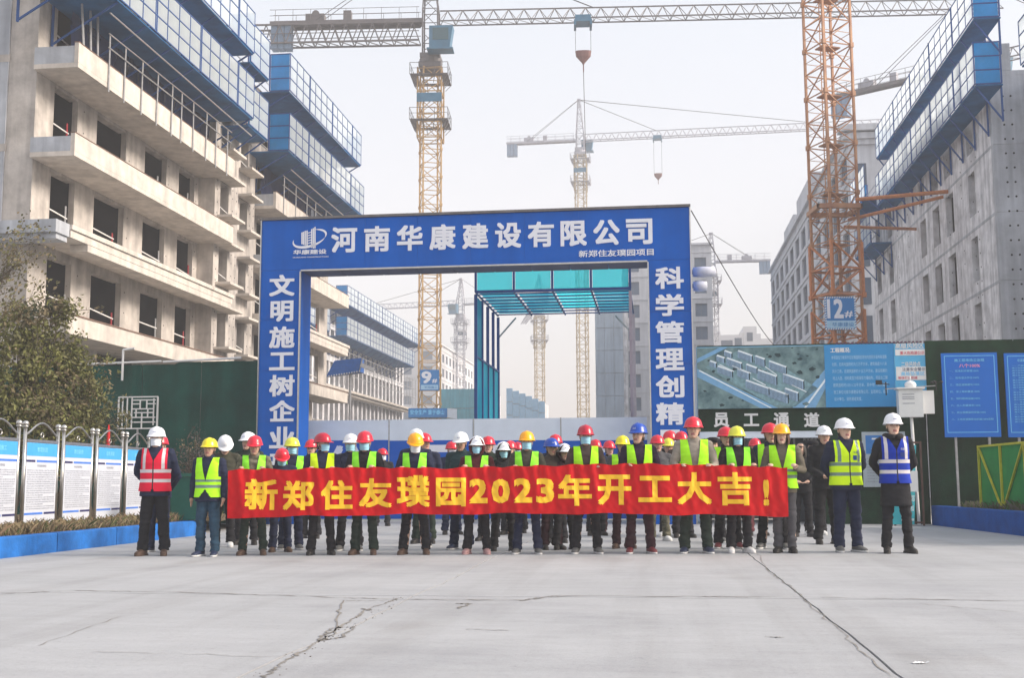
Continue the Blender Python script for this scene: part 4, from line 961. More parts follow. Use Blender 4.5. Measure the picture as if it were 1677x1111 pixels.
# ---- FAR RIGHT BUILDING (behind the orange crane)
wt = pm('pale_blue_render', (.56, .58, .63), .85, var=.12, scale=.4, streak=.22)
fb2, o2 = far_block('far_right_building', 'pale finished looking block with cornice behind the orange crane on the right', 15.5, 36, 91.5, 155, 28.6, wt, -1, bay=5.2, win=(3.3, 2.0), front=False)
piece('gable_wall', 15.5, 36, 91.5, 91.8, 0, 28.2, wt, fb2, o2)
for k, (dv, z0, z1) in enumerate(((.25, 27.2, 27.6), (.5, 27.61, 28.1), (.8, 28.2, 28.7))): piece('cornice', 15.5-dv, 36, 91.5-dv, 92, z0, z1, wt, fb2, o2)
piece('cornice', 15.2, 36, 91.2, 91.49, 21.6, 22.1, wt, fb2, o2)
for z in (5.5, 8.5, 11.5, 14.5, 17.5, 20, 23.6): 
    for v in (16.0, ): piece('window', v, v+.75, 91.44, 91.495, z, z+2.1, pm('dull_window', C(70, 84, 104)), fb2, o2)
    piece('string_course', 17, 36, 91.4, 91.49, z-.75, z-.68, conc_d, fb2, o2)
for z in (8.5, 11.5, 14.5, 17.5, 20): piece('window', 19.9, 21.2, 91.44, 91.495, z, z+2, pm('dull_window', C(70, 84, 104)), fb2, o2)
m = MB(o2)
for k in range(22):
    for j in range(3): z = 4.2+k*.8; v = 17.5+j*.62; m.tube((v, 91.5, z), (v, 91.48, z), .05, n=6)
m.build('tie_hole', dark, fb2, kind='stuff')
piece('penthouse', 16.2, 24, 118, 131, 28.7, 32.2, wt, fb2, o2); piece('penthouse', 16.4, 24, 136, 146, 28.7, 31.9, wt, fb2, o2)

# ---- NEAR RIGHT BUILDING
VR = 14.3; UA, UB = 49.6, 77.0
Rb = thing('right_building', 'raw grey concrete block under construction with small square windows on the right', 'building', VR, UA); O = (VR, UA, 0)
zs = [0, 3.05, 6.0, 9.2, 12.1, 15.0, 18.0]
wn = [(50.9+0, 0, 0)]
cols = [(52.6, 53.7), (56.4, 57.9), (59.2, 60.6), (62.1, 63.4), (70.7, 72.0), (74.5, 75.8)]
wz = {2: (6.55, 8.75), 3: (9.75, 11.75), 4: (12.75, 14.7), 1: (3.5, 5.6), 5: (15.6, 17.6), 6: (18.6, 20.6), 7: (21.6, 23.6), 0: (.6, 2.6)}
e = [UA+.32]+[x for c_ in cols for x in c_]+[UB]
for k in range(6):
    z0, z1 = zs[k], zs[k+1]; a_, b_ = wz[k]
    for i in range(0, len(e), 2):
        u0_, u1_ = e[i], e[i+1]; n = max(1, round((u1_-u0_)/1.3))
        for q in range(n): piece('wall_panel', VR, VR+.3, u0_+(u1_-u0_)*q/n+.004, u0_+(u1_-u0_)*(q+1)/n-.004, z0+.008, z1-.008, conc_r, Rb, O)
    for (c0, c1) in cols:
        piece('spandrel', VR+.004, VR+.3, c0, c1, z0+.008, a_, conc_r, Rb, O); piece('spandrel', VR+.004, VR+.3, c0, c1, b_, z1-.008, conc_r, Rb, O)
    piece('cold_joint_band', VR-.012, VR-.001, UA, UB, z0-.07, z0+.05, conc_d, Rb, O)
    n = 3                                       # gable facing the camera
    for q, (g0, g1) in enumerate(((VR, VR+1.35), (VR+1.36, VR+2.05))): piece('gable_panel', g0, g1, UA, UA+.3, z0+.006, z1-.006, conc_d, Rb, O)
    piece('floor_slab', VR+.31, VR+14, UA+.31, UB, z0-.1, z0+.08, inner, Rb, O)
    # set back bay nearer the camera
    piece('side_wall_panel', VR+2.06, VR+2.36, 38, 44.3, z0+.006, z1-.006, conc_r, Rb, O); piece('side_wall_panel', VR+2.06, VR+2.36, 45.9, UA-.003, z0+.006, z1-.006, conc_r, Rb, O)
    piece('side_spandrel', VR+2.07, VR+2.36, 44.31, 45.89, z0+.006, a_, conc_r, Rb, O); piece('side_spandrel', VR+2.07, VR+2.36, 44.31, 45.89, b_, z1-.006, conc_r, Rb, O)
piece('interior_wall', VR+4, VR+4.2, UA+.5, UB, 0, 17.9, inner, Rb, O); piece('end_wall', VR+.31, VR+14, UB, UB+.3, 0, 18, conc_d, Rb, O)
m = MB(O); rh = random.Random(8)
for k in range(25):
    z = 2.2+k*.62
    for v in (VR+.5, VR+.82): m.tube((v, UA, z), (v, UA-.012, z), .045, n=8)
    for u in (52.3, 53.0, 54.9, 57.2, 66.3, 69.2):
        if rh.random() < .5: m.tube((VR, u, z), (VR-.01, u, z), .04, n=7)
m.build('tie_hole', dark, Rb, kind='stuff')
piece('far_wall', VR+14.01, VR+14.3, UA, UB+.3, 0, 18, conc_d, Rb, O); piece('gable_wall', VR+2.37, VR+14, UA, UA+.29, 0, 18, conc_d, Rb, O)
piece('roof_slab', VR+.01, VR+14, UA, UB, 18.0, 18.2, conc_d, Rb, O)
for u in (49.6, 55, 60.5, 66, 71.5, 76): piece('column_stub', VR+.3, VR+.9, u, u+.6, 18.21, 19.4, conc_d, Rb, O)
g3 = 'screened lifting platforms on the right building'
yA, yB, yC, yD = 17.0, 18.75, 19.75, 21.5
screen_platform('lower long screened platform on the right building', 13.15, 47.6, 69.0, yA, yB, VR, 0, g3, side=-1)
screen_platform('upper long screened platform on the right building', 13.15, 47.4, 68.5, yC, yD, VR, 0, g3, side=-1)
screen_platform('lower screened platform at the right edge of the photo on the right building', 14.35, 36.5, 45.6, yA, yB, VR+2, 0, g3, side=-1, end1=False)
screen_platform('upper screened platform at the top right corner on the right building', 14.35, 36.5, 45.6, yC, yD, VR+2, 0, g3, side=-1, end1=False)
screen_platform('short farthest screened platform at the end of the right building', 12.6, 69.6, 74.5, 17.8, 19.7, VR, 0, g3, side=-1, end0=False)
screen_platform('lowest short screened platform behind the orange crane ties', 13.0, 70.6, 76, 15.2, 17.0, VR, 0, g3, side=-1, end0=False)

# ================================================================ TOWER CRANES
def lattice_mesh(key, w_, L_, mat, chord=.13, brace=.06, nx=2, ladder=False, flange=True):
    """square mast section standing on z"""
    def mk():
        m = MB(); h = w_/2
        for x in (-h, h):
            for y in (-h, h):
                m.bar((x, y, 0), (x, y, L_), chord)
                if flange: m.box(x-chord*.85, x+chord*.85, y-chord*.85, y+chord*.85, -.12, .12)
        for k in range(nx):
            z0, z1 = L_*k/nx, L_*(k+1)/nx
            for (a, b) in (((-h, -h), (h, -h)), ((h, -h), (h, h)), ((h, h), (-h, h)), ((-h, h), (-h, -h))):
                m.bar((*a, z0), (*b, z0), brace)
                if k % 2: a, b = b, a
                m.bar((*a, z0), (*b, z1), brace)
                if ladder: m.bar((*a, (z0+z1)/2), (*b, (z0+z1)/2), brace*.5)
        if ladder:
            for x in (-.15, .15): m.bar((x, h*.5, 0), (x, h*.5, L_), .035)
            k = 0
            while k*.3 < L_: m.bar((-.15, h*.5, k*.3), (.15, h*.5, k*.3), .025); k += 1
            m.box(-h*.8, h*.5, -h*.6, h*.2, L_-.1, L_-.04)
        return m.mesh('mast_section', mat)
    return shared(key, mk)
def jib_mesh(key, w_, h_, L_, mat, chord=.1, brace=.055, n=4, tri=True):
    def mk():
        m = MB()
        top = [(0, h_)] if tri else [(-w_/2, h_), (w_/2, h_)]
        for y in (-w_/2, w_/2): m.bar((0, y, 0), (L_, y, 0), chord)
        for y, z in top: m.bar((0, y, z), (L_, y, z), chord)
        for k in range(n):
            a, b = L_*k/n, L_*(k+1)/n; c = (a+b)/2
            for y in (-w_/2, w_/2):
                ty = 0 if tri else y
                m.bar((a, y, 0), (c, ty, h_), brace); m.bar((c, ty, h_), (b, y, 0), brace)
                if not tri: m.bar((a, y, h_*.5), (b, y, h_*.5), brace*.7)
            m.bar((a, -w_/2, 0), (a, w_/2, 0), brace); m.bar((a, -w_/2, 0), (b, w_/2, 0), brace*.8)
        return m.mesh('jib_section', mat)
    return shared(key, mk)
def crane(label, x, y, zj, w_, yaw, mast_mat, jib_mat, L_sec=2.5, jib_len=40, cj_len=13, apex=7, rot=R(15), jh=1.1, ladder=False, cabside=1, top_mat=None, trolley=None, hook=4., ties=((.25, .7)), z_top=None, thick=1., head=True, jseg=5.5, cframe=True, group='tower cranes above the site'):
    t = thing('tower_crane', label, 'tower crane', x, y, 0, group, grid=False)
    me = lattice_mesh(('mast', w_, mast_mat.name, ladder, L_sec, thick), w_, L_sec, mast_mat, .13*thick, .06*thick, 2, ladder)
    top = zj-3.2 if z_top is None else z_top; n = int(top/L_sec)
    for k in range(n+1):
        z = top-(k+1)*L_sec
        if z < -L_sec: break
        link('mast_section', me, t, (0, 0, max(z, 0) if z > -1 else z), (0, 0, rot))
    if not head: return t
    tm = top_mat or jib_mat; cy_, sy_ = math.cos(yaw), math.sin(yaw)
    def J(a, b, z): return (a*cy_-b*sy_, a*sy_+b*cy_, z)
    hd_ = bpy.data.objects.new('slewing_head', None); 
    def prt(name, m, mat, smooth=False):
        o = m.build(name, mat, t, smooth); o.rotation_euler = (0, 0, yaw); return o
    m = MB(); h = w_*.62
    m.box(-h, h, -h, h, top, top+.45); m.tube((0, 0, top+.45), (0, 0, top+.9), h*1.05, n=16); m.box(-h*.9, h*.9, -h*.9, h*.9, top+.9, top+1.3); prt('slewing_ring', m, tm)
    if cframe:                                     # climbing cage with walkways
        m = MB(); c = w_*.66
        for a in (-c, c):
            for b in (-c, c): m.bar((a, b, top-6.5), (a, b, top-.1), .12*thick)
        for k in range(4):
            for z in (top-6.5+k*2.1,):
                for p, q in (((-c,-c),(c,-c)),((c,-c),(c,c)),((c,c),(-c,c)),((-c,c),(-c,-c))): m.bar((*p, z), (*q, z), .09*thick); m.bar((*p, z), (*q, min(z+2.1, top-.1)), .06*thick)
        prt('climbing_cage', m, mast_mat)
        for z in (top-.9, top-5.0):
            m = MB(); d_ = c+.62
            m.box(-d_, d_, -d_, -c, z-.04, z); m.box(-d_, d_, c, d_, z-.06, z); m.box(-d_, -c, -c, c, z-.06, z); m.box(c, d_, -c, c, z-.06, z)
            for p, q in (((-d_,-d_),(d_,-d_)),((d_,-d_),(d_,d_)),((d_,d_),(-d_,d_)),((-d_,d_),(-d_,-d_))):
                m.bar((*p, z+1.0), (*q, z+1.0), .04*thick); m.bar((*p, z+.5), (*q, z+.5), .03*thick)
                for f in (0, .33, .66): a = p[0]+(q[0]-p[0])*f; b = p[1]+(q[1]-p[1])*f; m.bar((a, b, z), (a, b, z+1.0), .04*thick); m.bar((a, b, z), (a*.72, b*.72, z-.7), .05*thick)
            prt('walkway', m, tm)
        m = MB(); m.box(-c-.05, c+.05, -c-.12, -c-.04, top-3.3, top-2.5); prt('jack_plate', m, craneb)
    m = MB(); s = cabside; m.add([(.1, s*h, top+1.2), (1.9, s*h, top+1.2), (2.2, s*h, top+3.2), (.1, s*h, top+3.2), (.1, s*(h+1.3), top+1.2), (1.9, s*(h+1.3), top+1.2), (2.2, s*(h+1.3), top+3.2), (.1, s*(h+1.3), top+3.2)], [(0,1,2,3),(7,6,5,4),(0,4,5,1),(3,2,6,7),(1,5,6,2),(0,3,7,4)]); m.box(-.1, 2.2, min(s*h, s*(h+1.4)), max(s*h, s*(h+1.4)), top+1.05, top+1.18); cb = prt('cab', m, craneb)
    m = MB(); a, b = sorted((s*(h+1.31), s*(h+1.33))); m.box(.4, 1.8, a, b, top+1.9, top+3.0); o = m.build('cab_window', pm('crane_cab_glass', C(60, 90, 100), .15), cb)
    # tower head (lattice taper)
    zt_ = zj+apex; m = MB(); k = w_*.42
    for a, b in ((-k, -k), (k, -k), (k, k), (-k, k)):
        m.bar((a, b, top+1.3), (a, b, zj+jh), .13*thick); m.bar((a, b, zj+jh), (a*.15-.25, b*.15, zt_), .11*thick)
    for z, f in [(top+2.2, 1), (zj-.2, 1), (zj+jh, 1)]+[(zj+jh+(apex-jh)*q/5, 1-.8*q/5) for q in range(1, 5)]:
        for p, q in (((-k,-k),(k,-k)),((k,-k),(k,k)),((k,k),(-k,k)),((-k,k),(-k,-k))): m.bar((p[0]*f, p[1]*f, z), (q[0]*f, q[1]*f, z), .06*thick); m.bar((p[0]*f, p[1]*f, z), (q[0]*f*.85, q[1]*f*.85, z+(apex-jh)/5), .05*thick)
    m.box(-.45, .2, -.25, .25, zt_-.15, zt_+.15); prt('tower_head', m, tm)
    # jib
    ns = max(1, int(jib_len/jseg)); jm = jib_mesh(('jib', jib_mat.name, jh, thick, jseg), 1.15, jh, jseg, jib_mat, .1*thick, .05*thick)
    for k in range(ns):
        p = J(w_*.5+k*jseg, 0, zj); link('jib_section', jm, t, p, (0, 0, yaw))
    # counter jib
    m = MB(); m.box(-cj_len, -w_*.45, -.6, -.52, zj-.05, zj+.3); m.box(-cj_len, -w_*.45, .52, .6, zj-.05, zj+.3); m.box(-cj_len, -w_*.45, -.5, .5, zj+.12, zj+.18)
    for k in range(int(cj_len/1.6)): a = -1.2-k*1.6; m.bar((a, -.62, zj+.3), (a, -.62, zj+1.35), .035*thick); m.bar((a, .62, zj+.3), (a, .62, zj+1.35), .035*thick)
    for z in (.8, 1.35): m.bar((-cj_len, -.62, zj+z), (-1, -.62, zj+z), .035*thick); m.bar((-cj_len, .62, zj+z), (-1, .62, zj+z), .035*thick)
    prt('counter_jib', m, jib_mat)
    for k in range(3):
        m = MB(); m.box(-cj_len+.1+k*.62, -cj_len+.66+k*.62, -.5, .5, zj-2.2, zj+.1); prt('counterweight', m, cwt)
    m = MB(); m.box(-cj_len+3.2, -cj_len+4.9, -.45, .45, zj+.2, zj+1.0); m.tube((-cj_len+4.1, -.4, zj+1.0), (-cj_len+4.1, .4, zj+1.0), .35, n=10); prt('hoist_winch', m, tm)
    m = MB(); m.box(-cj_len+6.6, -cj_len+7.3, -.3, .3, zj+.2, zj+1.3); prt('control_cabinet', m, tm)
    for f in ties:
        a = jib_len*f; m = MB()
        for b in (-.08, .08): m.bar((-.1, b, zt_), (a, b*.5, zj+jh), .045*thick)
        prt('tie_rod', m, cable)
    m = MB()
    for b in (-.45, .45): m.bar((-.25, b*.2, zt_), (-cj_len*.72, b, zj+.3), .045*thick)
    prt('tie_rod', m, cable)
    if trolley:
        m = MB(); a = trolley; m.box(a-.8, a+.8, -.75, .75, zj-.38, zj-.2); m.box(a-.8, a-.6, -.75, .75, zj-.7, zj-.38); m.box(a+.6, a+.8, -.75, .75, zj-.7, zj-.38); m.box(a-.7, a+.7, -.7, -.6, zj-.2, zj+.25); m.box(a-.7, a+.7, .6, .7, zj-.2, zj+.25); prt('trolley', m, craneb)
        m = MB()
        for b in (-.68, .68): m.bar((a+b, 0, zj-.4), (a+b, 0, zj-hook), .035*thick)
        prt('hoist_rope', m, cable)
        m = MB(); m.loft([(a, 0, zj-hook-1.25, .06, .1), (a, 0, zj-hook-1.1, .12, .15), (a, 0, zj-hook-.5, .65, .3), (a, 0, zj-hook, .72, .32)], 14); m.box(a-.05, a+.05, -.05, .05, zj-hook-1.9, zj-hook-1.2); prt('hook_block', m, pm('hook_block_paint', C(120, 80, 75), .5))
    return t
def yaw_to(px, py, z, x, y): a, b = gnd(px, py, z); return math.atan2(b-y, a-x), math.hypot(a-x, b-y)

# the yellow crane with the 9 sign
x9, y9 = -7.15, 100.; z9 = 41.92
ya, ln = yaw_to(1559, 19, z9, x9, y9)
c9 = crane('yellow crane with the 9 sign, long jib across the top of the photo', x9, y9, z9, 1.6, ya, craney, craneg, jib_len=ln+6, cj_len=14.5, apex=7.5, jh=1.15, cabside=-1, top_mat=craneg, trolley=(atD(955, 30, 99)[0]-x9)/math.cos(ya), hook=2.9, ties=(.28, .72), z_top=37.6)
# heavy lattice girder of its counter jib
jm = jib_mesh(('cj9',), 1.3, 1.7, 3.6, craneg, .14, .08, 3, tri=False)
for k in range(5): o = link('counter_jib_truss', jm, c9, (-(1.0+3.6*(k+1))*math.cos(ya), -(1.0+3.6*(k+1))*math.sin(ya), z9-1.75), (0, 0, ya))
m = MB(); a = (atD(955, 30, 99)[0]-x9)/math.cos(ya); m.tube((a, 0, z9-4.8), (a+.1, 0, z9-12.3), .03, n=5); o = m.build('hanging_sling', cable, c9); o.rotation_euler = (0, 0, ya)
def crane_sign(parent, px0, py0, px1, py1, D, num, sub, org, dashed):
    x0, _, z1 = atD(px0, py0, D); x1, _, z0 = atD(px1, py1, D); W = x1-x0; H_ = z1-z0
    loc = ((x0+x1)/2-org[0], D-org[1], z0)
    def P_(m, name, mat): o = m.build(name, mat, parent); o.location = loc; return o
    m = MB(); m.box(-W/2, W/2, 0, .06, 0, H_); P_(m, 'number_sign', pm('sign_blue', C(28, 120, 190), .45, var=.06))
    m = MB(); e = .06*W; put_text(m, num, -W/2+e*1.2, -W/2+W*.60, H_*.34, H_*.93, -.004, .035); put_text(m, '#', W*.13, W*.40, H_*.36, H_*.56, -.004, .02); P_(m, 'sign_number', gwhite)
    m = MB(); m.box(-W/2+e*.8, W/2-e*.8, -.006, -.0005, H_*.05, H_*.27); P_(m, 'sign_strip', pm('sign_pale', C(165, 205, 232), .5))
    m = MB(); put_text(m, sub, -W*.28, W*.42, H_*.09, H_*.22, -.009, .01); P_(m, 'sign_lettering', pm('sign_blue', C(28, 120, 190)))
    if dashed:
        m = MB(); n = 13
        for k in range(n):
            q = -W/2+W*k/n; m.add([(q, -.007, 0), (q+W/n*.5, -.007, 0), (q+W/n*.8, -.007, H_*.045), (q+W/n*.3, -.007, H_*.045)], [(0,1,2,3)]); m.add([(q, -.007, H_*.955), (q+W/n*.5, -.007, H_*.955), (q+W/n*.8, -.007, H_), (q+W/n*.3, -.007, H_)], [(0,1,2,3)])
            r_ = H_*k/n; 
            for xx in (-W/2, W/2-W*.05): m.add([(xx, -.0075, r_), (xx+W*.05, -.0075, r_+H_/n*.3), (xx+W*.05, -.0075, r_+H_/n*.8), (xx, -.0075, r_+H_/n*.5)], [(0,1,2,3)])
        P_(m, 'dashed_edge', whit)
crane_sign(c9, 688, 606, 719, 640, 98.6, '9', '文明施工', (x9, y9), False)
a = atD(706, 672, 97.5); t = thing('site_name_canopy', 'long low blue name sign with a pale end below the yellow crane sign', 'sign', a[0], a[1], a[2]-.6, grid=False, rz=.08)
m = MB(); m.box(-1.9, 1.35, 0, 2.4, 0, .75); m.build('blue_box', pm('sign_blue', C(28, 120, 190)), t)
m = MB(); m.add([(1.36, 0, 0), (2.15, -.9, -.2), (2.15, -.9, .62), (1.36, 0, .75), (1.36, 2.4, 0), (1.36, 2.4, .75)], [(0,1,2,3),(0,4,1),(3,2,5),(1,4,5,2)]); m.build('pale_end', whitep, t)
m = MB(); put_text(m, '安全生产 重于泰山', -1.75, 1.1, .2, .62, -.01, .02); m.build('lettering', lcyan, t)
m = MB(); m.tube((-.3, 1.2, -a[2]+.6), (-.3, 1.2, 0), .09); m.build('pole', galv, t)
m = MB(); m.bar((-.6, .2, -.05), (0, .2, -.8), .07); m.bar((.7, .2, -.05), (.1, .2, -.8), .07); m.build('brace', galv, t)

# the orange crane with the 12 sign
x12, y12 = 15.9, 56.; c12 = crane('near orange tower crane with the 12 sign, its mast running out of the top', x12, y12, 41, 1.62, R(160), craneo, craneg, rot=R(20), ladder=True, z_top=37.5, jib_len=30, cframe=True, thick=.82)
for k in range(3):
    z = 8+k*2.5
tieo = pm('tie_orange', C(196, 126, 84), .55, var=.2)
link('lower_sleeve', lattice_mesh(('sleeve',), 1.76, 2.6, tieo, .12, .07, 2, False), c12, (0, 0, 9.9), (0, 0, R(20))); link('lower_sleeve', lattice_mesh(('sleeve',), 1.76, 2.6, tieo, .12, .07, 2, False), c12, (0, 0, 6.6), (0, 0, R(20)))
crane_sign(c12, 1350, 486, 1403, 540, 54.4, '12', '华康建设', (x12, y12), True)
e1 = xy(14.28, 57.25); e2 = xy(14.28, 64.4); e3 = xy(14.28, 57.4)
for n_, (p, q, wd) in enumerate((((.9, -.6, 14.6), (e1[0]-x12, e1[1]-y12, 14.9), .2), ((.9, .8, 13.9), (e3[0]-x12, e3[1]-y12+.5, 14.8), .17), ((.8, 1.0, 13.6), (e2[0]-x12, e2[1]-y12, 14.6), .17))):
    m = MB(); m.tube(p, q, wd/2, n=8); m.build('wall_tie', tieo, c12)
m = MB()
for a, b in (((-1, -1), (1, -1)), ((1, -1), (1, 1)), ((1, 1), (-1, 1)), ((-1, 1), (-1, -1))): m.bar((*a, 14.2), (*b, 14.2), .22)
m.build('tie_collar', craneo, c12)

# the middle crane above the gate
xm, ym, zm = 12.25, 200., 60.9
ya, ln = yaw_to(1220, 218, zm, xm, ym)
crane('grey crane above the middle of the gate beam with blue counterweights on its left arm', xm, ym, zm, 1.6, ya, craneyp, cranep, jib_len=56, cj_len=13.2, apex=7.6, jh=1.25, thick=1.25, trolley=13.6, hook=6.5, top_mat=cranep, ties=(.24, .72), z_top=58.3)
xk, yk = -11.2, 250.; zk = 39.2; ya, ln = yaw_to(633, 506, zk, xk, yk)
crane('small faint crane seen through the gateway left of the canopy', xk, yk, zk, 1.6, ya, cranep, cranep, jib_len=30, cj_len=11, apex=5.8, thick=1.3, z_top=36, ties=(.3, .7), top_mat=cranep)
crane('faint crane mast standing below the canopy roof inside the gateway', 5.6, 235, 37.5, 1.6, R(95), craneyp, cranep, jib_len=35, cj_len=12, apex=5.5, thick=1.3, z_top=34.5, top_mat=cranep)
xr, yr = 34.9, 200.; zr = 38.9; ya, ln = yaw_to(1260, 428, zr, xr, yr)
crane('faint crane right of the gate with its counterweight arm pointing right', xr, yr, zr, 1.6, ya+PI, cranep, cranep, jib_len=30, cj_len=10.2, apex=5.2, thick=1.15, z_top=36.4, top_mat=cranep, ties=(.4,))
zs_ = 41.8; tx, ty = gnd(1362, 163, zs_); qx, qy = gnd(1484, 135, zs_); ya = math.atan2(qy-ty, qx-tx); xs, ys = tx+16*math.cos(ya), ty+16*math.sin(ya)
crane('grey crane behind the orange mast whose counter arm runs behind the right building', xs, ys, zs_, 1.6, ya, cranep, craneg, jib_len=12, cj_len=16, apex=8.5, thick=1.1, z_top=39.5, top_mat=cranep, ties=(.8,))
# sloping black cable right of the gate
p = atD(1132, 345, 27.6); q = atD(1268, 566, 100); m = MB(); prev = None
for k in range(13):
    f = k/12; c = (p[0]+(q[0]-p[0])*f, p[1]+(q[1]-p[1])*f, p[2]+(q[2]-p[2])*f-1.2*f*(1-f))
    if prev: m.tube(prev, c, .012+.02*f, n=5, caps=False)
    prev = c
o = m.build('guy_cable', cable); tag(o, 'thin dark cable sloping down from the gate top to the far right building', 'cable')

# ================================================================ PEOPLE
SK = {n: pm('skin_'+n, c, .5, var=.06, scale=9) for n, c in dict(light=(.62, .42, .33), mid=(.52, .33, .25), tan=(.43, .26, .19)).items()}
for m_ in SK.values(): m_.node_tree.nodes['Principled BSDF'].inputs['Subsurface Weight'].default_value = .0
eyem = pm('eye_dark', (.10, .055, .04), .4); lipm = pm('lip', (.33, .13, .12), .5); hairm = pm('black_hair', (.018, .014, .013), .5, var=.4, scale=60, bump=.4, bscale=90); hairb = pm('brown_hair', (.07, .03, .02), .5, var=.4, scale=60, bump=.4, bscale=90)
def cloth(n, c, v=.18, r=.85): return pm('cloth_'+n, c, r, var=v, scale=5, bump=.25, bscale=120, spec=.2)
CL = dict(black=cloth('black', (.018, .018, .022)), navy=cloth('navy', (.018, .024, .055)), jeans=cloth('blue_jeans', (.025, .06, .10), .35), grey=cloth('grey', (.09, .09, .10)), dgreen=cloth('dark_green', (.022, .035, .028)), beige=cloth('beige_grey', (.30, .27, .23)),
          brown=cloth('brown', (.06, .045, .04)), plum=cloth('plum', (.04, .016, .022)), plaid=cloth('red_plaid', (.08, .015, .02), .8), teal=cloth('dark_teal', (.02, .045, .055)), olive=cloth('olive', (.06, .06, .045)), khaki=cloth('khaki', (.13, .115, .09)), purple=cloth('purple_black', (.025, .015, .035)), pattern=cloth('patterned_red', (.20, .07, .08), .9))
cm = pm('camouflage_cloth', (.05, .055, .035), .9, scale=14, var=.2, var2=(.22, .20, .15), detail=2, spec=.2); CL['camo'] = cm
VM = dict(lime=pm('vest_lime', C(176, 255, 40), .75, var=.06, spec=.2), green=pm('vest_green', C(150, 248, 62), .75, var=.06, spec=.2), yellow=pm('vest_yellow', C(214, 255, 30), .75, var=.06, spec=.2), red=pm('vest_red', C(218, 30, 62), .75, var=.08, spec=.2), blue=pm('vest_blue', C(20, 52, 160), .75, var=.1, spec=.2))
for k_ in ('lime', 'green', 'yellow'):
    e_ = VM[k_].node_tree
band_g = pm('reflective_grey_green', (.17, .25, .22), .35, var=.08); band_w = pm('reflective_silver', (.62, .58, .60), .35, var=.06); zipm = pm('zip_black', (.015, .015, .02), .6)
HM = {k: pm('helmet_'+k, c, .28, var=.04, spec=.5) for k, c in dict(red=C(214, 34, 58), dark=C(178, 24, 52), yellow=C(238, 220, 40), orange=C(250, 172, 10), white=C(232, 234, 240), blue=C(20, 70, 170), lime=C(226, 226, 70)).items()}
embm = pm('helmet_emblem', C(30, 70, 140), .5); maskb = pm('mask_blue', C(150, 200, 222), .7, var=.05); maskw = pm('mask_white', C(228, 234, 242), .7, var=.04)
shm = dict(black=pm('shoe_black', (.02, .018, .018), .5), brown=pm('shoe_brown', (.09, .055, .04), .6), pink=pm('shoe_pink', (.42, .25, .25), .6), red=pm('shoe_maroon', (.16, .03, .035), .5), white=pm('shoe_white', (.7, .7, .7), .5), grey=pm('shoe_grey', (.12, .12, .12), .6), blue=pm('shoe_navy', (.02, .03, .07), .5))
solew = pm('sole_white', (.6, .6, .6), .6)

def remesh(mb, vox, smooth=2, name='m'):
    me = mb.mesh(name, MAT['dark_hole']); o = bpy.data.objects.new('t', me); COL.objects.link(o)
    md = o.modifiers.new('r', 'REMESH'); md.mode = 'VOXEL'; md.voxel_size = vox; md.adaptivity = 0
    if smooth: s = o.modifiers.new('s', 'SMOOTH'); s.iterations = smooth; s.factor = .5
    dg = bpy.context.evaluated_depsgraph_get(); dg.update(); out = bpy.data.meshes.new_from_object(o.evaluated_get(dg))
    bpy.data.objects.remove(o); bpy.data.meshes.remove(me); out.materials.clear()
    out.polygons.foreach_set('use_smooth', [True]*len(out.polygons)); out.name = name; return out
def wrinkle(me, amp, f=(7, 7, 11), seed=0, zdep=None):
    nr = [v.normal.copy() for v in me.vertices]
    for v, n in zip(me.vertices, nr):
        p = v.co; a = amp*(zdep(p.z) if zdep else 1)
        k = noise.noise(Vector((p.x*f[0]+seed, p.y*f[1], p.z*f[2])))+.6*noise.noise(Vector((p.x*f[0]*2.3, p.y*f[1]*2, p.z*f[2]*2.7+seed)))
        v.co = p+n*(a*k)
    me.update()
def cap(m, p, q, r0, r1):
    m.tube(p, q, r0, r1, n=12); m.ell(p, (r0, r0, r0), 10, 7); m.ell(q, (r1, r1, r1), 10, 7)
def headM(yaw, pitch, roll=0): return Matrix.Translation((0, -.012, 1.47)) @ Matrix.Rotation(yaw, 4, 'Z') @ Matrix.Rotation(pitch, 4, 'X') @ Matrix.Rotation(roll, 4, 'Y') @ Matrix.Translation((0, 0, .112))
ARMS = {   # shoulder, elbow, wrist, hand end for the right side (x>0)
    'down': ((.185, 0, 1.375), (.235, .015, 1.11), (.245, -.035, .87), (.235, -.06, .78)),
    'back': ((.185, 0, 1.375), (.262, .075, 1.12), (.10, .165, .93), (.0, .19, .90)),
    'front': ((.185, 0, 1.375), (.25, -.02, 1.11), (.12, -.19, 1.0), (.04, -.24, .98)),
    'hold': ((.185, 0, 1.375), (.262, -.03, 1.12), (.17, -.21, 1.13), (.155, -.275, 1.17)),
}
def arm(pose, s, gz=1.17):
    P = [Vector(p) for p in ARMS[pose]]
    if pose == 'hold': P[2].z = gz-.035; P[3].z = gz+.005; P[1].z = 1.11+.1*(gz-1.17)
    return [Vector((p.x*s, p.y, p.z)) for p in P]
def add_hand(m, w_, h_, s, curl):
    d = (h_-w_).normalized(); side = Vector((0, 0, 1)).cross(d)
    if side.length < .3: side = Vector((0, 1, 0))
    side.normalize(); nrm = d.cross(side)*(1 if s > 0 else -1)
    m.ell(w_+d*.04, (.03, .03, .036), 10, 8); m.ell(w_+d*.065, (.036, .02, .03) if abs(d.y) > .5 else (.02, .034, .034), 10, 8)
    dn = Vector((0, 0, -1)) if curl else d
    for k in range(4):
        off = side*((k-1.5)*.0185); L_ = (.072, .082, .078, .062)[k]; b = w_+d*.075+off; mid = b+d*(L_*.45); e = mid+(d*.45+dn*.75 if curl else d*.9+Vector((0, -.15, 0))).normalized()*(L_*.5)
        cap(m, b, mid, .0092, .0085); cap(m, mid, e, .0085, .0072)
    b = w_+d*.03+side*(.028*s); cap(m, b, b+d*.035+side*(.016*s)+Vector((0, -.012, 0)), .0105, .009)
_BODY = {}
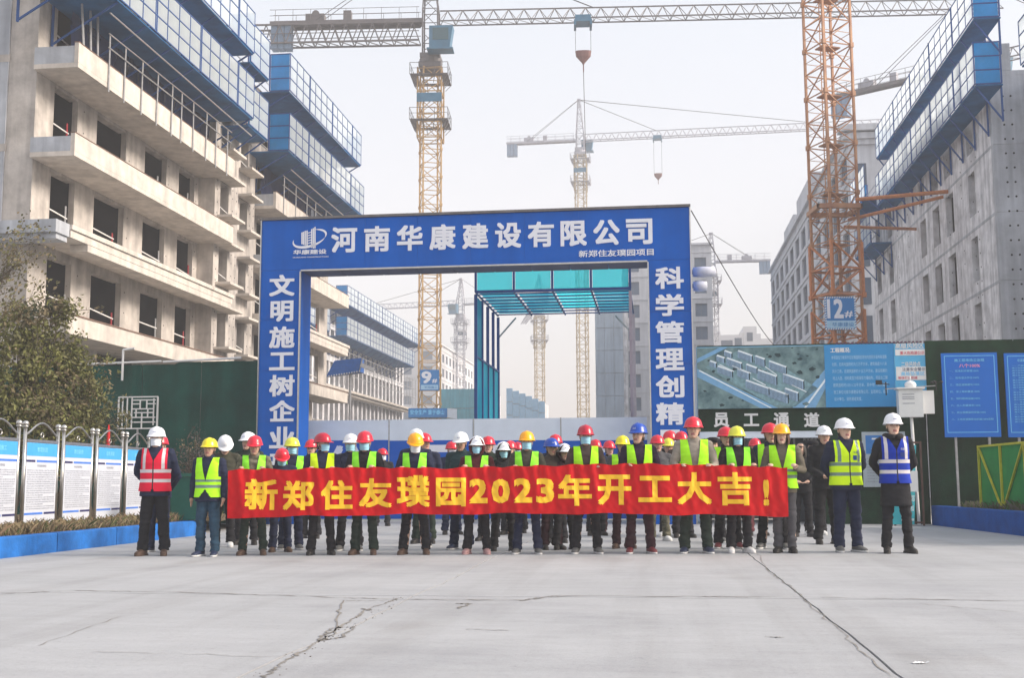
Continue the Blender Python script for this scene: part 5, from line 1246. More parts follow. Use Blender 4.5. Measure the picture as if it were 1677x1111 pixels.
def body_mesh(pose, yaw, pitch, gz, bare=False):
    key = (pose, round(yaw, 2), round(pitch, 2), gz)
    if key in _BODY: return _BODY[key]
    m = MB(); H = headM(yaw, pitch)
    m.loft([(0, 0, .86, .13, .10), (0, 0, 1.0, .13, .095), (0, 0, 1.2, .145, .10), (0, 0, 1.36, .14, .09), (0, 0, 1.42, .07, .06)], 16)
    m.tube((0, .005, 1.36), H @ Vector((0, .02, -.03)), .054, .052, n=14)
    hl = []
    for z, rx, ry, cy in ((-.122, .022, .025, -.058), (-.112, .04, .045, -.045), (-.09, .053, .062, -.03), (-.06, .063, .078, -.017), (-.02, .07, .09, -.004), (.02, .074, .096, 0), (.06, .074, .097, .004), (.09, .064, .083, .006), (.112, .042, .055, .008), (.12, .015, .02, .008)):
        hl.append((0, cy, z, rx, ry))
    m.loft(hl, 20, fn=lambda v: H @ v)
    def he(c, r): m.ell((0, 0, 0), r, 10, 8, mat=None) if False else m.ell(H @ Vector(c), r, 10, 8, mat=H.to_3x3())
    cap(m, H @ Vector((0, -.088, .018)), H @ Vector((0, -.112, -.022)), .008, .0125); he((-.012, -.1, -.026), (.009, .01, .008)); he((.012, -.1, -.026), (.009, .01, .008))
    he((0, -.088, -.058), (.024, .012, .007)); he((0, -.086, -.068), (.019, .012, .007)); he((0, -.084, -.1), (.022, .02, .016))
    he((.034, -.076, -.02), (.024, .02, .022)); he((-.034, -.076, -.02), (.024, .02, .022)); he((0, -.083, .04), (.05, .016, .012))
    for s in (-1, 1):
        he((s*.076, .008, -.005), (.012, .02, .032))
        A = arm(pose, s, gz); cap(m, A[0], A[1], .045, .036); cap(m, A[1], A[2], .036, .026); add_hand(m, A[2], A[3], s, pose == 'hold')
        cap(m, (s*.085, 0, .9), (s*.1, 0, .5), .07, .05); cap(m, (s*.1, 0, .48), (s*.115, .01, .15), .046, .03)
    me = remesh(m, .0095, 1, 'body'); Hi = H.inverted()
    mi = []
    for p in me.polygons:
        q = Hi @ p.center; a = 0
        if q.y < -.055 and abs(q.z) < .1:
            if .018 < abs(q.x) < .044 and .006 < q.z < .016: a = 1
            elif .012 < abs(q.x) < .054 and .034 < q.z < .044: a = 1
            elif abs(q.x) < .024 and -.073 < q.z < -.052: a = 2
        elif q.z > .05 or (q.y > .03 and q.z > -.06): a = 3
        if p.center.z < 1.4: a = 0
        mi.append(a)
    for mm in (SK['mid'], eyem, lipm, hairm): me.materials.append(mm)
    me.polygons.foreach_set('material_index', mi); me.update(); _BODY[key] = me; return me
TOR = [(0, 0, .80, .186, .135), (0, 0, .90, .182, .132), (0, 0, 1.0, .172, .124), (0, .0, 1.12, .172, .122), (0, 0, 1.25, .188, .130), (0, .003, 1.34, .182, .120), (0, .006, 1.41, .125, .092), (0, .0, 1.455, .078, .078)]
def jacket_mesh(pose, gz, long=False, collar=True, seed=0, fat=0.):
    def mk():
        m = MB(); T = [(a, b, c, d+fat, e_+fat) for a, b, c, d, e_ in TOR]
        if long: T = [(0, 0, .58, .20, .15), (0, 0, .7, .192, .142)]+T
        m.loft(T, 24)
        if collar: m.loft([(0, -.002, 1.44, .082, .082), (0, -.006, 1.475, .074, .076), (0, -.008, 1.50, .070, .074)], 16)
        for s in (-1, 1):
            A = arm(pose, s, gz); cap(m, (s*.06, 0, 1.40), A[0], .062, .068+fat*.5); cap(m, A[0], A[1], .067+fat*.5, .055); d = (A[2]-A[1]); cap(m, A[1], A[1]+d*.97, .055, .043)
            m.tube(A[1]+d*.9, A[1]+d*1.0, .047, .045, n=12)
        me = remesh(m, .013, 3, 'jacket'); wrinkle(me, .009, (6, 6, 12), seed); return me
    return shared(('jk', pose, gz, long, collar, seed, fat), mk)
def trouser_mesh(st, fat=0., seed=0, cuff=.063):
    def mk():
        m = MB(); m.loft([(0, 0, .80, .165, .12), (0, 0, .88, .165, .125), (0, 0, 1.0, .15, .112), (0, 0, 1.04, .145, .105)], 20)
        for s in (-1, 1):
            k = st*s; cap(m, (s*.08, 0, .86), (s*.09+k*.5, -.01, .49), .092+fat, .073+fat); cap(m, (s*.09+k*.5, -.01, .49), (s*.09+k, .012, .13), .071+fat, cuff+fat*.5)
            m.tube((s*.09+k, .012, .2), (s*.09+k, .008, .065), cuff+.002+fat*.5, cuff+.008+fat*.5, n=14)
        me = remesh(m, .014, 3, 'trousers'); wrinkle(me, .012, (5, 5, 14), seed, lambda z: 1.5 if z < .3 or .4 < z < .6 else .7); return me
    return shared(('tr', st, fat, seed, cuff), mk)
def shoe_mesh(boot=False):
    def mk():
        m = MB(); 
        def f(v): return Vector((v.x, v.z, v.y))
        R_ = [(0, .045, .09, .028, .03), (0, .05, .07, .04, .042), (0, .055, .0, .042, .052), (0, .042, -.08, .046, .036), (0, .034, -.14, .044, .027), (0, .03, -.175, .028, .018)]
        m.loft(R_, 16, fn=f)
        if boot: m.tube((0, .04, .06), (0, .045, .17), .05, .053, n=14)
        k = len(m.f)
        me0 = None
        pts = [(.036, .1), (.042, .05), (.038, 0), (.044, -.07), (.045, -.12), (.034, -.165), (.012, -.188)]
        out_ = pts+[(-x, y) for x, y in reversed(pts)]
        n = len(out_); m.add([(x, y, 0) for x, y in out_]+[(x, y, .024) for x, y in out_], [tuple(reversed(range(n))), tuple(range(n, 2*n))]+[(i, (i+1) % n, n+(i+1) % n, n+i) for i in range(n)], 1)
        me = m.mesh('shoe', [shm['black'], solew], True); return me
    return shared(('shoe', boot), mk)
def vest_mesh(kind, fat=0.):
    """a thin shell round the torso, cut to neck, armholes and hem; returns (cloth, bands, zip)"""
    def mk():
        m = MB(); T = [(a, b, c, d+.016+fat, e_+.016+fat) for a, b, c, d, e_ in TOR]; m.loft(T, 28)
        for s in (-1, 1): cap(m, (s*.05, 0, 1.405), (s*.155, 0, 1.392), .079+fat*.4, .078+fat*.4)
        me = remesh(m, .013, 2, 'vest'); wrinkle(me, .006, (6, 6, 10), 3)
        bm = bmesh.new(); bm.from_mesh(me); bpy.data.meshes.remove(me)
        def cut(co_, no): bmesh.ops.bisect_plane(bm, geom=bm.verts[:]+bm.edges[:]+bm.faces[:], plane_co=co_, plane_no=no)
        zb = {'open': [], 'v': [(1.0, 1.045), (1.09, 1.125)], 'zip': [(.985, 1.03), (1.115, 1.16)]}[kind]
        if kind == 'open': zb = [(.97, 1.015), (1.06, 1.1)]
        hem = .865
        cut((0, 0, hem), (0, 0, 1)); cut((0, 0, 1.452), (0, 0, 1))
        for x in (-.172, .172): cut((x, 0, 0), (1, 0, 0))
        for a, b in zb: cut((0, 0, a), (0, 0, 1)); cut((0, 0, b), (0, 0, 1))
        zv = {'open': .9, 'v': 1.10, 'zip': 1.27}[kind]; hw = .078; zt = 1.42
        for s in (-1, 1):
            n = Vector((zt-zv, 0, -s*hw)).normalized(); cut((0, 0, zv), n)
            if kind == 'zip': cut((s*.008, 0, 0), (1, 0, 0)); cut((s*.105, 0, 0), (1, 0, 0)); cut((s*.145, 0, 0), (1, 0, 0))
        cut((0, 0, 1.165), (0, 0, 1))
        lay = {0: [], 1: [], 2: []}; kill = []
        for f in bm.faces:
            c = f.calc_center_median(); out_ = False
            if c.z < hem or c.z > 1.452: out_ = True
            if abs(c.x) > .172 and c.z > 1.165: out_ = True
            if c.y < 0.03 and c.z > zv and abs(c.x) < hw*(c.z-zv)/(zt-zv)+1e-4: out_ = True
            if kind == 'open' and c.y < 0 and abs(c.x) < .028+.02*(c.z-.9): out_ = True
            if kind == 'v' and c.y < 0 and c.z < .98 and abs(c.x) < (.98-c.z)*.75: out_ = True
            if kind == 'zip' and c.y < 0 and c.z < .9 and abs(c.x) < (.9-c.z)*.9: out_ = True
            if out_: kill.append(f); continue
            k = 0
            if any(a < c.z < b for a, b in zb): k = 1
            if kind == 'zip' and c.z > 1.165 and .105 < abs(c.x) < .145: k = 1
            if kind == 'zip' and c.y < 0 and abs(c.x) < .008: k = 2
            f.material_index = k
        bmesh.ops.delete(bm, geom=kill, context='FACES'); res = []
        for k, nm in ((0, 'vest'), (1, 'reflective_band'), (2, 'zip')):
            b2 = bm.copy(); bmesh.ops.delete(b2, geom=[f for f in b2.faces if f.material_index != k], context='FACES')
            if not b2.faces: b2.free(); res.append(None); continue
            for f in b2.faces: f.material_index = 0; f.smooth = True
            mm = bpy.data.meshes.new(nm); b2.to_mesh(mm); b2.free(); res.append(mm)
        bm.free(); return res
    return shared(('vest', kind, fat), mk)
def helmet_meshes(kind='std'):
    def mk():
        m = MB(); n = 28; vs = []; rings = 9
        for j in range(rings+1):
            a = PI/2*j/rings
            for i in range(n):
                t = 2*PI*i/n; r = math.cos(a)**.75; z = .128*math.sin(a)**.95
                x = .112*r*math.cos(t); y = .138*r*math.sin(t)
                if j == 0: x *= 1.07; y *= 1.06
                ridge = .007*math.exp(-(x/.018)**2)*math.sin(a)
                vs.append((x, y, z+ridge))
        fs = [(j*n+i, j*n+(i+1) % n, (j+1)*n+(i+1) % n, (j+1)*n+i) for j in range(rings) for i in range(n)]
        m.add(vs, fs)
        m.add([(x*.97, y*.97, z-.004) for x, y, z in vs], [tuple(reversed(f)) for f in fs])
        # brim: short all round, long peak in front
        vs = []; n2 = 32
        for i in range(n2):
            t = 2*PI*i/n2; f = max(0, -math.sin(t))**3; e = .008+.045*f
            for (r_, z) in ((0, .004), (e, -.006-.014*f), (e, -.012-.014*f), (0, -.006)):
                vs.append(((.118+r_)*math.cos(t), (.144+r_)*math.sin(t), z))
        m.add(vs, [(i*4+k, ((i+1) % n2)*4+k, ((i+1) % n2)*4+(k+1) % 4, i*4+(k+1) % 4) for i in range(n2) for k in range(4)])
        return m.mesh('helmet', HM['red'], True)
    return shared('helmet', mk)
def cap_mesh():
    def mk():
        m = MB(); m.loft([(0, 0, 0, .092, .112), (0, 0, .04, .1, .122), (0, .0, .075, .098, .12), (0, .01, .088, .06, .08), (0, .01, .09, .01, .01)], 20)
        m.add([(.075, -.08, .004), (-.075, -.08, .004), (-.055, -.17, -.01), (.055, -.17, -.01), (.075, -.08, -.002), (-.075, -.08, -.002), (-.055, -.17, -.016), (.055, -.17, -.016)], [(0,1,2,3),(7,6,5,4),(0,3,7,4),(3,2,6,7),(2,1,5,6)])
        return m.mesh('cap', CL['black'], True)
    return shared('cap', mk)
def mask_mesh():
    def mk():
        m = MB()
        def f(a, b):
            t = (a-.5)*2*1.18; z = -.105+.098*b; w_ = .074+.012*math.cos(t*1.2)-.008*(1-b); d_ = .096+.026*math.cos(t)**2*(1-.5*abs(b-.62)*2)
            ple = .0025*math.sin(b*PI*6)
            return Vector((math.sin(t)*w_, -math.cos(t)*d_-ple-.004, z+.006*math.cos(t*1.5)))
        m.grid(f, 16, 12)
        for s in (-1, 1):
            m.bar((s*.07, -.04, -.02), (s*.079, .005, -.0), .003); m.bar((s*.066, -.045, -.085), (s*.079, .005, -.03), .003)
        return m.mesh('face_mask', maskb, True)
    return shared('mask', mk)
def hair_mesh(kind):
    def mk():
        m = MB()
        if kind == 'short':
            m.grid(lambda a, b: (lambda t, z: Vector((math.cos(t)*(.079-.004*(1-b)), math.sin(t)*(.101-.01*(1-b))+.004, z)))(R(-8)+R(196)*a, -.075+.15*b), 18, 6)
        else:
            m.grid(lambda a, b: (lambda t, z, r_: Vector((math.cos(t)*(.086+r_+.008*noise.noise(Vector((t*6, z*9, 0)))), math.sin(t)*(.104+r_)+.006, z)))(R(-42)+R(264)*a, -.27+.34*b, .022*math.sin(PI*min(1, (1-b)*1.3))), 30, 12)
            m.grid(lambda a, b: (lambda t: Vector((math.cos(t)*.076, math.sin(t)*.102, .03+.03*b)))(R(200)+R(140)*a), 14, 3)
        return m.mesh('hair', hairm, True)
    return shared(('hair', kind), mk)
def hood_mesh(over):
    def mk():
        m = MB()
        if over:   # pulled over the head, fur edged
            m.grid(lambda a, b: (lambda t, ph: Vector((math.cos(t)*.118*math.sin(ph)**.9, .03-math.cos(ph)*.11+.02, .0+math.sin(t)*.0+(.145*math.sin(ph)*math.sin(t) if math.sin(t) > -.2 else .15*math.sin(ph)*math.sin(t)))))(2*PI*a, .55+(PI-.55)*b), 28, 12)
            for k in range(28): t = 2*PI*k/28; m.ell((math.cos(t)*.098, -.075, math.sin(t)*.125), (.022, .022, .022), 7, 5)
        else:      # lying round the neck
            for k in range(22): t = R(-70)+R(320)*k/21; m.ell((math.cos(t)*.098, math.sin(t)*.1+.01, -.125+.012*math.sin(t)), (.042, .042, .036), 8, 6)
            me = remesh(m, .014, 3, 'hood'); wrinkle(me, .008, (11, 11, 11)); return me
        return m.mesh('hood', CL['black'], True)
    return shared(('hood', over), mk)
def mlink(name, me, parent, mats, loc=(0, 0, 0), mat4=None):
    """share the mesh, give each copy its own materials"""
    if not isinstance(mats, (list, tuple)): mats = [mats]
    while len(me.materials) < len(mats): me.materials.append(mats[len(me.materials)])
    o = bpy.data.objects.new(name, me); COL.objects.link(o)
    for i, mm in enumerate(mats):
        o.material_slots[i].link = 'OBJECT'; o.material_slots[i].material = mm
    o.parent = parent; o.location = loc
    if mat4 is not None: o.matrix_local = mat4
    return o

BY = 16.0      # the banner hangs at this distance
npers = 0
def person(label, px, top, feet=None, helmet='red', pose='down', jacket='black', trousers='black', vest=None, vk='open', shoe='black', mask=None, yaw=0., pitch=0., turn=0., skin='mid', st=.03, long=False, hair='short', hood=None, D=None, boot=False, emblem=False, fat=0., hcol=None, glasses=False, group='site workers lined up in front of the gate'):
    global npers; npers += 1
    if feet is None and D is None:
        D = 20.0
        for _ in range(8): D *= 1-(1.74-(atD(px, top, D)[2]))/(.74)*-.9 if False else 1; 
        lo, hi = 15., 40.
        for _ in range(30):
            D = (lo+hi)/2
            if atD(px, top, D)[2] > 1.74: hi = D
            else: lo = D
    elif feet is not None: D = gnd(px, feet)[1]+.06
    if pose == 'hold': D = BY+.35
    x = atD(px, top+40, D)[0]; hh = atD(px, top, D)[2]; s = hh/((1.715 if helmet else 1.70)-.10*(pitch > .2)*pitch)
    s = max(.86, min(1.1, s))
    rp_ = random.Random(npers*7+3)
    if not turn: turn = rp_.uniform(-.09, .09) if pose == 'hold' else rp_.uniform(-.3, .3)
    t = thing('person', label, 'person', x, D, 0, group, grid=False, rz=turn); t.scale = (s*rp_.uniform(.97, 1.05), s*rp_.uniform(.98, 1.06), s)
    gz = round((1.2/s)/.03)*.03 if pose == 'hold' else 1.17
    yaw = round(yaw/.2)*.2; pitch = round(pitch/.15)*.15
    b = mlink('body', body_mesh(pose, yaw, pitch, gz), t, [SK[skin], eyem, lipm, hcol or hairm]); H = headM(yaw, pitch)
    sd = npers % 3
    mlink('jacket', jacket_mesh(pose, gz, long, hood is None, sd, fat), t, CL[jacket])
    mlink('trousers', trouser_mesh(st, fat*.4, sd, .064 if boot is False else .06), t, CL[trousers])
    for q in (-1, 1):
        o = mlink('shoe', shoe_mesh(boot), t, [shm[shoe], solew if shoe in ('blue', 'grey', 'white', 'red') else shm[shoe]], (q*(.09+st), 0, 0)); o.rotation_euler = (0, 0, q*.22)
    if vest:
        vm = vest_mesh(vk, fat); o = mlink('vest', vm[0], t, VM[vest])
        bd = mlink('reflective_band', vm[1], o, band_w if vest in ('red', 'blue') else band_g)
        if vm[2]: mlink('zip', vm[2], o, zipm)
        if vest in ('blue', 'yellow') and vk == 'zip':
            m = MB(); put_text(m, '华康', .05, .105, 1.275, 1.305, -.153); m.box(.045, .095, -.1525, -.151, 1.19, 1.25, 1); q = m.build('chest_badge', [whit if vest == 'blue' else embm, pm('pocket_blue', C(40, 60, 130), .6) if vest == 'blue' else embm], o)
    if helmet:
        hl = mlink('cap' if helmet == 'cap' else 'helmet', cap_mesh() if helmet == 'cap' else helmet_meshes(), t, CL['black'] if helmet == 'cap' else HM[helmet], mat4=H @ Matrix.Translation((0, .004, .034 if helmet != 'cap' else .045)) @ Matrix.Rotation(-.05, 4, 'X'))
        if emblem or helmet in ('white', 'blue'):
            m = MB(); m.add([(-.014,-.1275,.056),(.014,-.1275,.056),(.020,-.118,.072),(.004,-.112,.088),(-.016,-.117,.075)], [(0,1,2,3,4)]); m.box(-.024, .024, -.134, -.1325, .042, .047); m.build('emblem', embm if helmet == 'white' else whit, hl)
        if helmet != 'cap' :
            m = MB(); 
            for q in (-1, 1): m.bar((q*.085, .0, -.0), (q*.066, -.03, -.11), .008, h=.003)
            m.bar((.066, -.03, -.11), (0, -.06, -.156), .008, h=.003); m.bar((-.066, -.03, -.11), (0, -.06, -.156), .008, h=.003)
            m.build('chin_strap', black, hl)
    if mask: mlink('face_mask', mask_mesh(), t, maskw if mask == 'w' else maskb, mat4=H.copy())
    if hair and not (hood == 'over'): mlink('hair', hair_mesh(hair), t, hcol or hairm, mat4=H.copy())
    if hood: mlink('hood', hood_mesh(hood == 'over'), t, CL[jacket], mat4=H.copy() if hood == 'over' else headM(0, 0))
    if glasses:
        m = MB()
        for q in (-1, 1): m.bar((q*.013, -.105, .022), (q*.053, -.097, .022), .004); m.bar((q*.013, -.105, -.006), (q*.053, -.097, -.006), .003); m.bar((q*.053, -.097, .022), (q*.053, -.097, -.006), .003); m.bar((q*.05, -.1, .013), (q*.078, -.0, .013), .004)
        m.bar((-.015, -.104, .014), (.015, -.104, .014), .004); q = m.build('glasses', black, t); q.matrix_local = H
    return t
P = person
# ----- standing outside the banner
P('man in a red vest, white helmet and white mask, leftmost of the group', 256, 703, 911, 'white', 'back', 'navy', 'black', 'red', 'zip', 'brown', 'w', skin='mid', st=.05, fat=.012, turn=.06)
P('man in yellow helmet and lime vest, blue jeans, just left of the banner', 343, 721, 912, 'yellow', 'down', 'navy', 'jeans', 'lime', 'v', 'blue', skin='tan', st=.02, turn=-.1, yaw=.1, fat=.008)
P('man with lime vest and white helmet, left of the man in the blue vest', 1383, 689, 905, 'white', 'back', 'navy', 'navy', 'yellow', 'zip', 'grey', skin='light', st=.03, emblem=True, fat=.01)
P('tall man in blue vest, white helmet and glasses, rightmost of the group', 1463, 680, 907, 'white', 'back', 'black', 'black', 'blue', 'zip', 'black', skin='light', st=.05, long=True, hood='neck', glasses=True, emblem=True, boot=True, turn=-.08)
P('man all in black with white helmet, standing behind the lime vested man on the right', 1350, 701, 892, 'white', 'front', 'black', 'black', shoe='black', skin='mid', st=.04, yaw=-.2, fat=.012)
P('dark dressed man whose legs show behind the red vested man', 262, 716, 905, 'red', 'back', 'navy', 'navy', shoe='blue', st=.03, D=None)
# ----- front row holding the banner
P('man in camouflage jacket and red helmet holding the left end of the banner', 417, 717, 911, 'red', 'hold', 'camo', 'dgreen', 'green', 'open', 'brown', skin='tan', boot=True, st=.06, pitch=.15)
P('man in dark red helmet and blue mask looking to the right, holding the banner', 528, 713, 911, 'dark', 'hold', 'navy', 'black', 'yellow', 'open', 'black', 'b', yaw=.8, turn=.15, st=.05)
P('man in red helmet and blue mask, holding the banner beside a white helmet', 598, 710, 910, 'red', 'hold', 'black', 'dgreen', 'green', 'open', 'brown', 'b', yaw=.0, st=.04, pitch=.15)
P('man in orange yellow helmet and white mask, looking down right over the banner', 680, 716, 909, 'orange', 'hold', 'navy', 'black', 'green', 'open', 'brown', 'w', yaw=.3, pitch=.3, st=.07)
P('worker with white capped grey hood, blue mask and red plaid jacket behind the banner', 781, 718, 911, 'white', 'hold', 'plaid', 'black', 'green', 'open', 'pink', 'b', st=.05, hood='over')
P('man in orange yellow helmet and mask, grey green jacket, holding the banner middle', 863, 710, 909, 'orange', 'hold', 'olive', 'navy', 'green', 'open', 'grey', 'b', st=.06, pitch=.0, yaw=.1)
P('person in faded red helmet and mask with lime vest over dark brown, banner centre', 959, 700, 909, 'dark', 'hold', 'brown', 'black', 'lime', 'open', 'grey', 'b', st=.06)
P('man in royal blue helmet and lime vest looking to the left', 1046, 697, 908, 'blue', 'hold', 'purple', 'plum', 'lime', 'open', 'red', yaw=-.6, skin='mid', st=.05)
P('smiling man in beige grey jacket, lime vest and red helmet', 1136, 687, 907, 'red', 'hold', 'beige', 'dgreen', 'lime', 'open', 'blue', yaw=-.2, skin='mid', st=.05)
P('person in yellow helmet with light blue mask and long black hair', 1207, 702, 907, 'lime', 'hold', 'black', 'black', 'green', 'open', 'white', 'b', hair='long', st=.03)
P('woman in orange helmet with long brown hair at the right end of the banner', 1281, 698, 905, 'orange', 'hold', 'khaki', 'grey', 'lime', 'v', 'black', yaw=-.1, hair='long', hcol=hairb, skin='light', st=.0, boot=True, turn=-.25, fat=-.004)
# ----- second row
P('bowed man in white helmet, behind and right of the yellow helmet man', 368, 721, 897, 'white', 'front', 'olive', 'black', shoe='white', pitch=.6, yaw=.2, st=.02)
P('man in white helmet mostly hidden behind the camouflage jacket', 406, 711, 893, 'white', 'down', 'dgreen', 'black', yaw=-.4, st=.03)
P('short worker in red helmet bending over the banner, mask on', 461, 741, 905, 'red', 'front', 'navy', 'navy', shoe='brown', mask='b', pitch=.45, st=.03)
P('worker in pale yellow helmet with mask before the left gate column', 478, 720, 901, 'lime', 'down', 'navy', 'navy', 'green', 'open', 'grey', 'b', st=.03)
P('man in white helmet and blue mask, dark coat, left of a red helmet', 574, 714, 903, 'white', 'down', 'navy', 'black', shoe='grey', mask='b', st=.05)
P('elderly man in white helmet and dark teal jacket, no mask, over the banner', 756, 711, 901, 'white', 'down', 'teal', 'navy', shoe='blue', skin='tan', emblem=True, st=.03, pitch=.15)
P('person in a fur edged black hood with white cap and blue mask', 824, 727, 903, 'white', 'down', 'black', 'black', shoe='black', mask='b', hood='over', st=.06)
P('man in dull blue helmet beside an older woman in a hood', 903, 721, 901, 'blue', 'down', 'brown', 'plum', shoe='black', skin='tan', yaw=.1, st=.02)
P('older woman in burgundy hood with white edge, smiling over the banner', 924, 730, 901, 'white', 'down', 'plum', 'black', shoe='black', skin='mid', hood='over', st=.05)
P('worker in yellow helmet just left of the royal blue helmet', 1020, 717, 899, 'yellow', 'down', 'grey', 'plum', 'lime', 'open', 'brown', st=.03)
P('man in red helmet and lime vest behind the yellow helmet with black hair', 1189, 703, 899, 'red', 'down', 'black', 'black', 'lime', 'open', 'red', skin='mid', st=.05, yaw=.2)
P('man in red helmet and lime vest directly left of the woman in orange helmet', 1262, 697, 900, 'red', 'front', 'navy', 'black', 'lime', 'open', 'grey', skin='mid', yaw=.4, st=.07)
P('man in a black peaked cap among the helmets', 1168, 717, 889, 'cap', 'down', 'brown', 'black', shoe='grey', skin='tan', yaw=.2, st=.03)
P('second man in white helmet directly behind the orange helmet by the banner', 681, 706, 897, 'white', 'down', 'navy', 'navy', shoe='grey', st=.08, yaw=.2)
P('worker in red helmet peeping out right of the hidden white helmet', 695, 713, 891, 'red', 'down', 'navy', 'dgreen', shoe='black', yaw=.6, st=.03)
# ----- far rows
g4 = 'workers in the far rows'
P('far worker in red helmet and sunglasses between the gate column and white hoarding', 510, 723, None, 'red', 'down', 'black', 'black', glasses=True, group=g4)
P('far worker in small red helmet alone against the blue hoarding', 626, 737, None, 'red', 'down', 'black', 'black', mask='w', yaw=.4, group=g4)
P('far worker in red helmet and mask left of the elderly man in white helmet', 740, 726, None, 'red', 'down', 'navy', 'navy', mask='w', yaw=.2, group=g4)
P('far worker in red helmet right of the grey hooded plaid worker', 800, 718, None, 'red', 'down', 'dgreen', 'black', yaw=.2, group=g4)
P('far worker in pink red helmet right of the black fur hood', 836, 725, None, 'red', 'down', 'brown', 'black', yaw=-.2, group=g4)
P('far worker in dark red helmet hidden behind the orange helmet in the middle', 848, 727, None, 'dark', 'down', 'olive', 'black', mask='b', group=g4)
P('far worker in red helmet rising behind the dull blue helmet', 910, 715, None, 'red', 'down', 'navy', 'black', group=g4)
P('far worker in red helmet half behind the faded red helmet', 975, 723, None, 'red', 'down', 'navy', 'black', yaw=.2, group=g4)
P('far worker in red helmet and dark coat left of the yellow helmet', 998, 725, None, 'red', 'down', 'black', 'plum', shoe='red', yaw=.2, group=g4)
P('far worker in red helmet right of the royal blue helmet', 1077, 716, None, 'red', 'down', 'grey', 'camo', shoe='white', group=g4)
P('far worker in small yellow helmet with lime vest left of the beige jacket', 1095, 721, None, 'lime', 'down', 'black', 'black', 'lime', 'open', 'white', yaw=.2, group=g4)
P('far worker in red helmet, left one of two overlapping before the right gate column', 1097, 708, None, 'red', 'down', 'black', 'navy', D=21.5, shoe='white', group=g4)
P('far worker in red helmet, right one of two overlapping before the right gate column', 1116, 710, None, 'red', 'down', 'brown', 'black', D=20.8, group=g4)
P('far worker in red helmet and patterned trousers left of a lime vested man', 1237, 721, None, 'red', 'down', 'navy', 'pattern', shoe='black', group=g4)
P('dark dressed person without helmet standing in the staff passage doorway', 1312, 726, 880, None, 'front', 'black', 'black', shoe='black', hair='long', yaw=-.2, group=g4)
P('dark dressed person with black cap deeper in the staff passage doorway', 1332, 722, 877, 'cap', 'down', 'black', 'black', shoe='white', group=g4)

# ================================================================ THE BANNER
bx0 = atD(373, 800, BY)[0]; bx1 = atD(1290, 800, BY)[0]; bw = bx1-bx0
def btop(f): return atD(373+917*f, [769, 767, 765.5, 766, 764, 760.5, 759, 762, 765.5][min(8, int(f*8))]*(1-(f*8) % 1)+[769, 767, 765.5, 766, 764, 760.5, 759, 762, 765.5][min(8, int(f*8)+1)]*((f*8) % 1), BY)[2]
_bt = btop
grips = [atD(p, 800, BY)[0] for p in (417, 528, 598, 680, 781, 863, 959, 1046, 1136, 1207, 1281)]
def btop(f):
    x = bx0+bw*f; d = min(abs(x-(q+s)) for q in grips for s in (-.16, .16)); return _bt(f)-.03*(1-math.exp(-(d/.16)**2))
def bbot(f): y = 849-5.5*math.sin(PI*min(1, max(0, f)))-3*f+1.1*math.sin(f*34)+.7*math.sin(f*71+1); return atD(373+917*f, y, BY)[2]
def bsurf(f, g_):
    """f along 0..1, g_ 0 at the bottom, 1 at the top -> local point"""
    x = bx0+bw*f; zt_, zb_ = btop(f), bbot(f); z = zb_+(zt_-zb_)*g_
    y = .05*noise.noise(Vector((x*1.3, 0, 2)))+.032*noise.noise(Vector((x*3.4+z*1.1, z*1.2, 5)))+.016*noise.noise(Vector((x*9-z*4, z*3, 8)))*(1.2-g_*.4)+.008*noise.noise(Vector((x*16+z*9, z*8, 3)))
    for q in grips:
        for s in (-.155, .155):
            d = x-(q+s)
            if abs(d) < .5: y += .026*math.exp(-abs(d)*6)*(.2+g_*.8)*math.cos(d*34+z*5)*.8; z -= .006*math.cos(d*12)*math.exp(-abs(d)*5)*0
    return Vector((x-(bx0+bx1)/2, y, z))
bn = thing('banner', 'long red banner with yellow lettering held up by the front row of workers', 'banner', (bx0+bx1)/2, BY, 0, grid=False)
redb = pm('banner_cloth', C(208, 10, 28), .6, var=.1, scale=1.3, spec=.2, trans=.25, var2=C(228, 26, 30))
m = MB(); m.grid(lambda a, b: bsurf(a, b), 420, 26); cl_ = m.build('cloth', redb, bn, smooth=True)
yl = pm('banner_lettering', C(252, 196, 36), .5, var=.05, spec=.4)
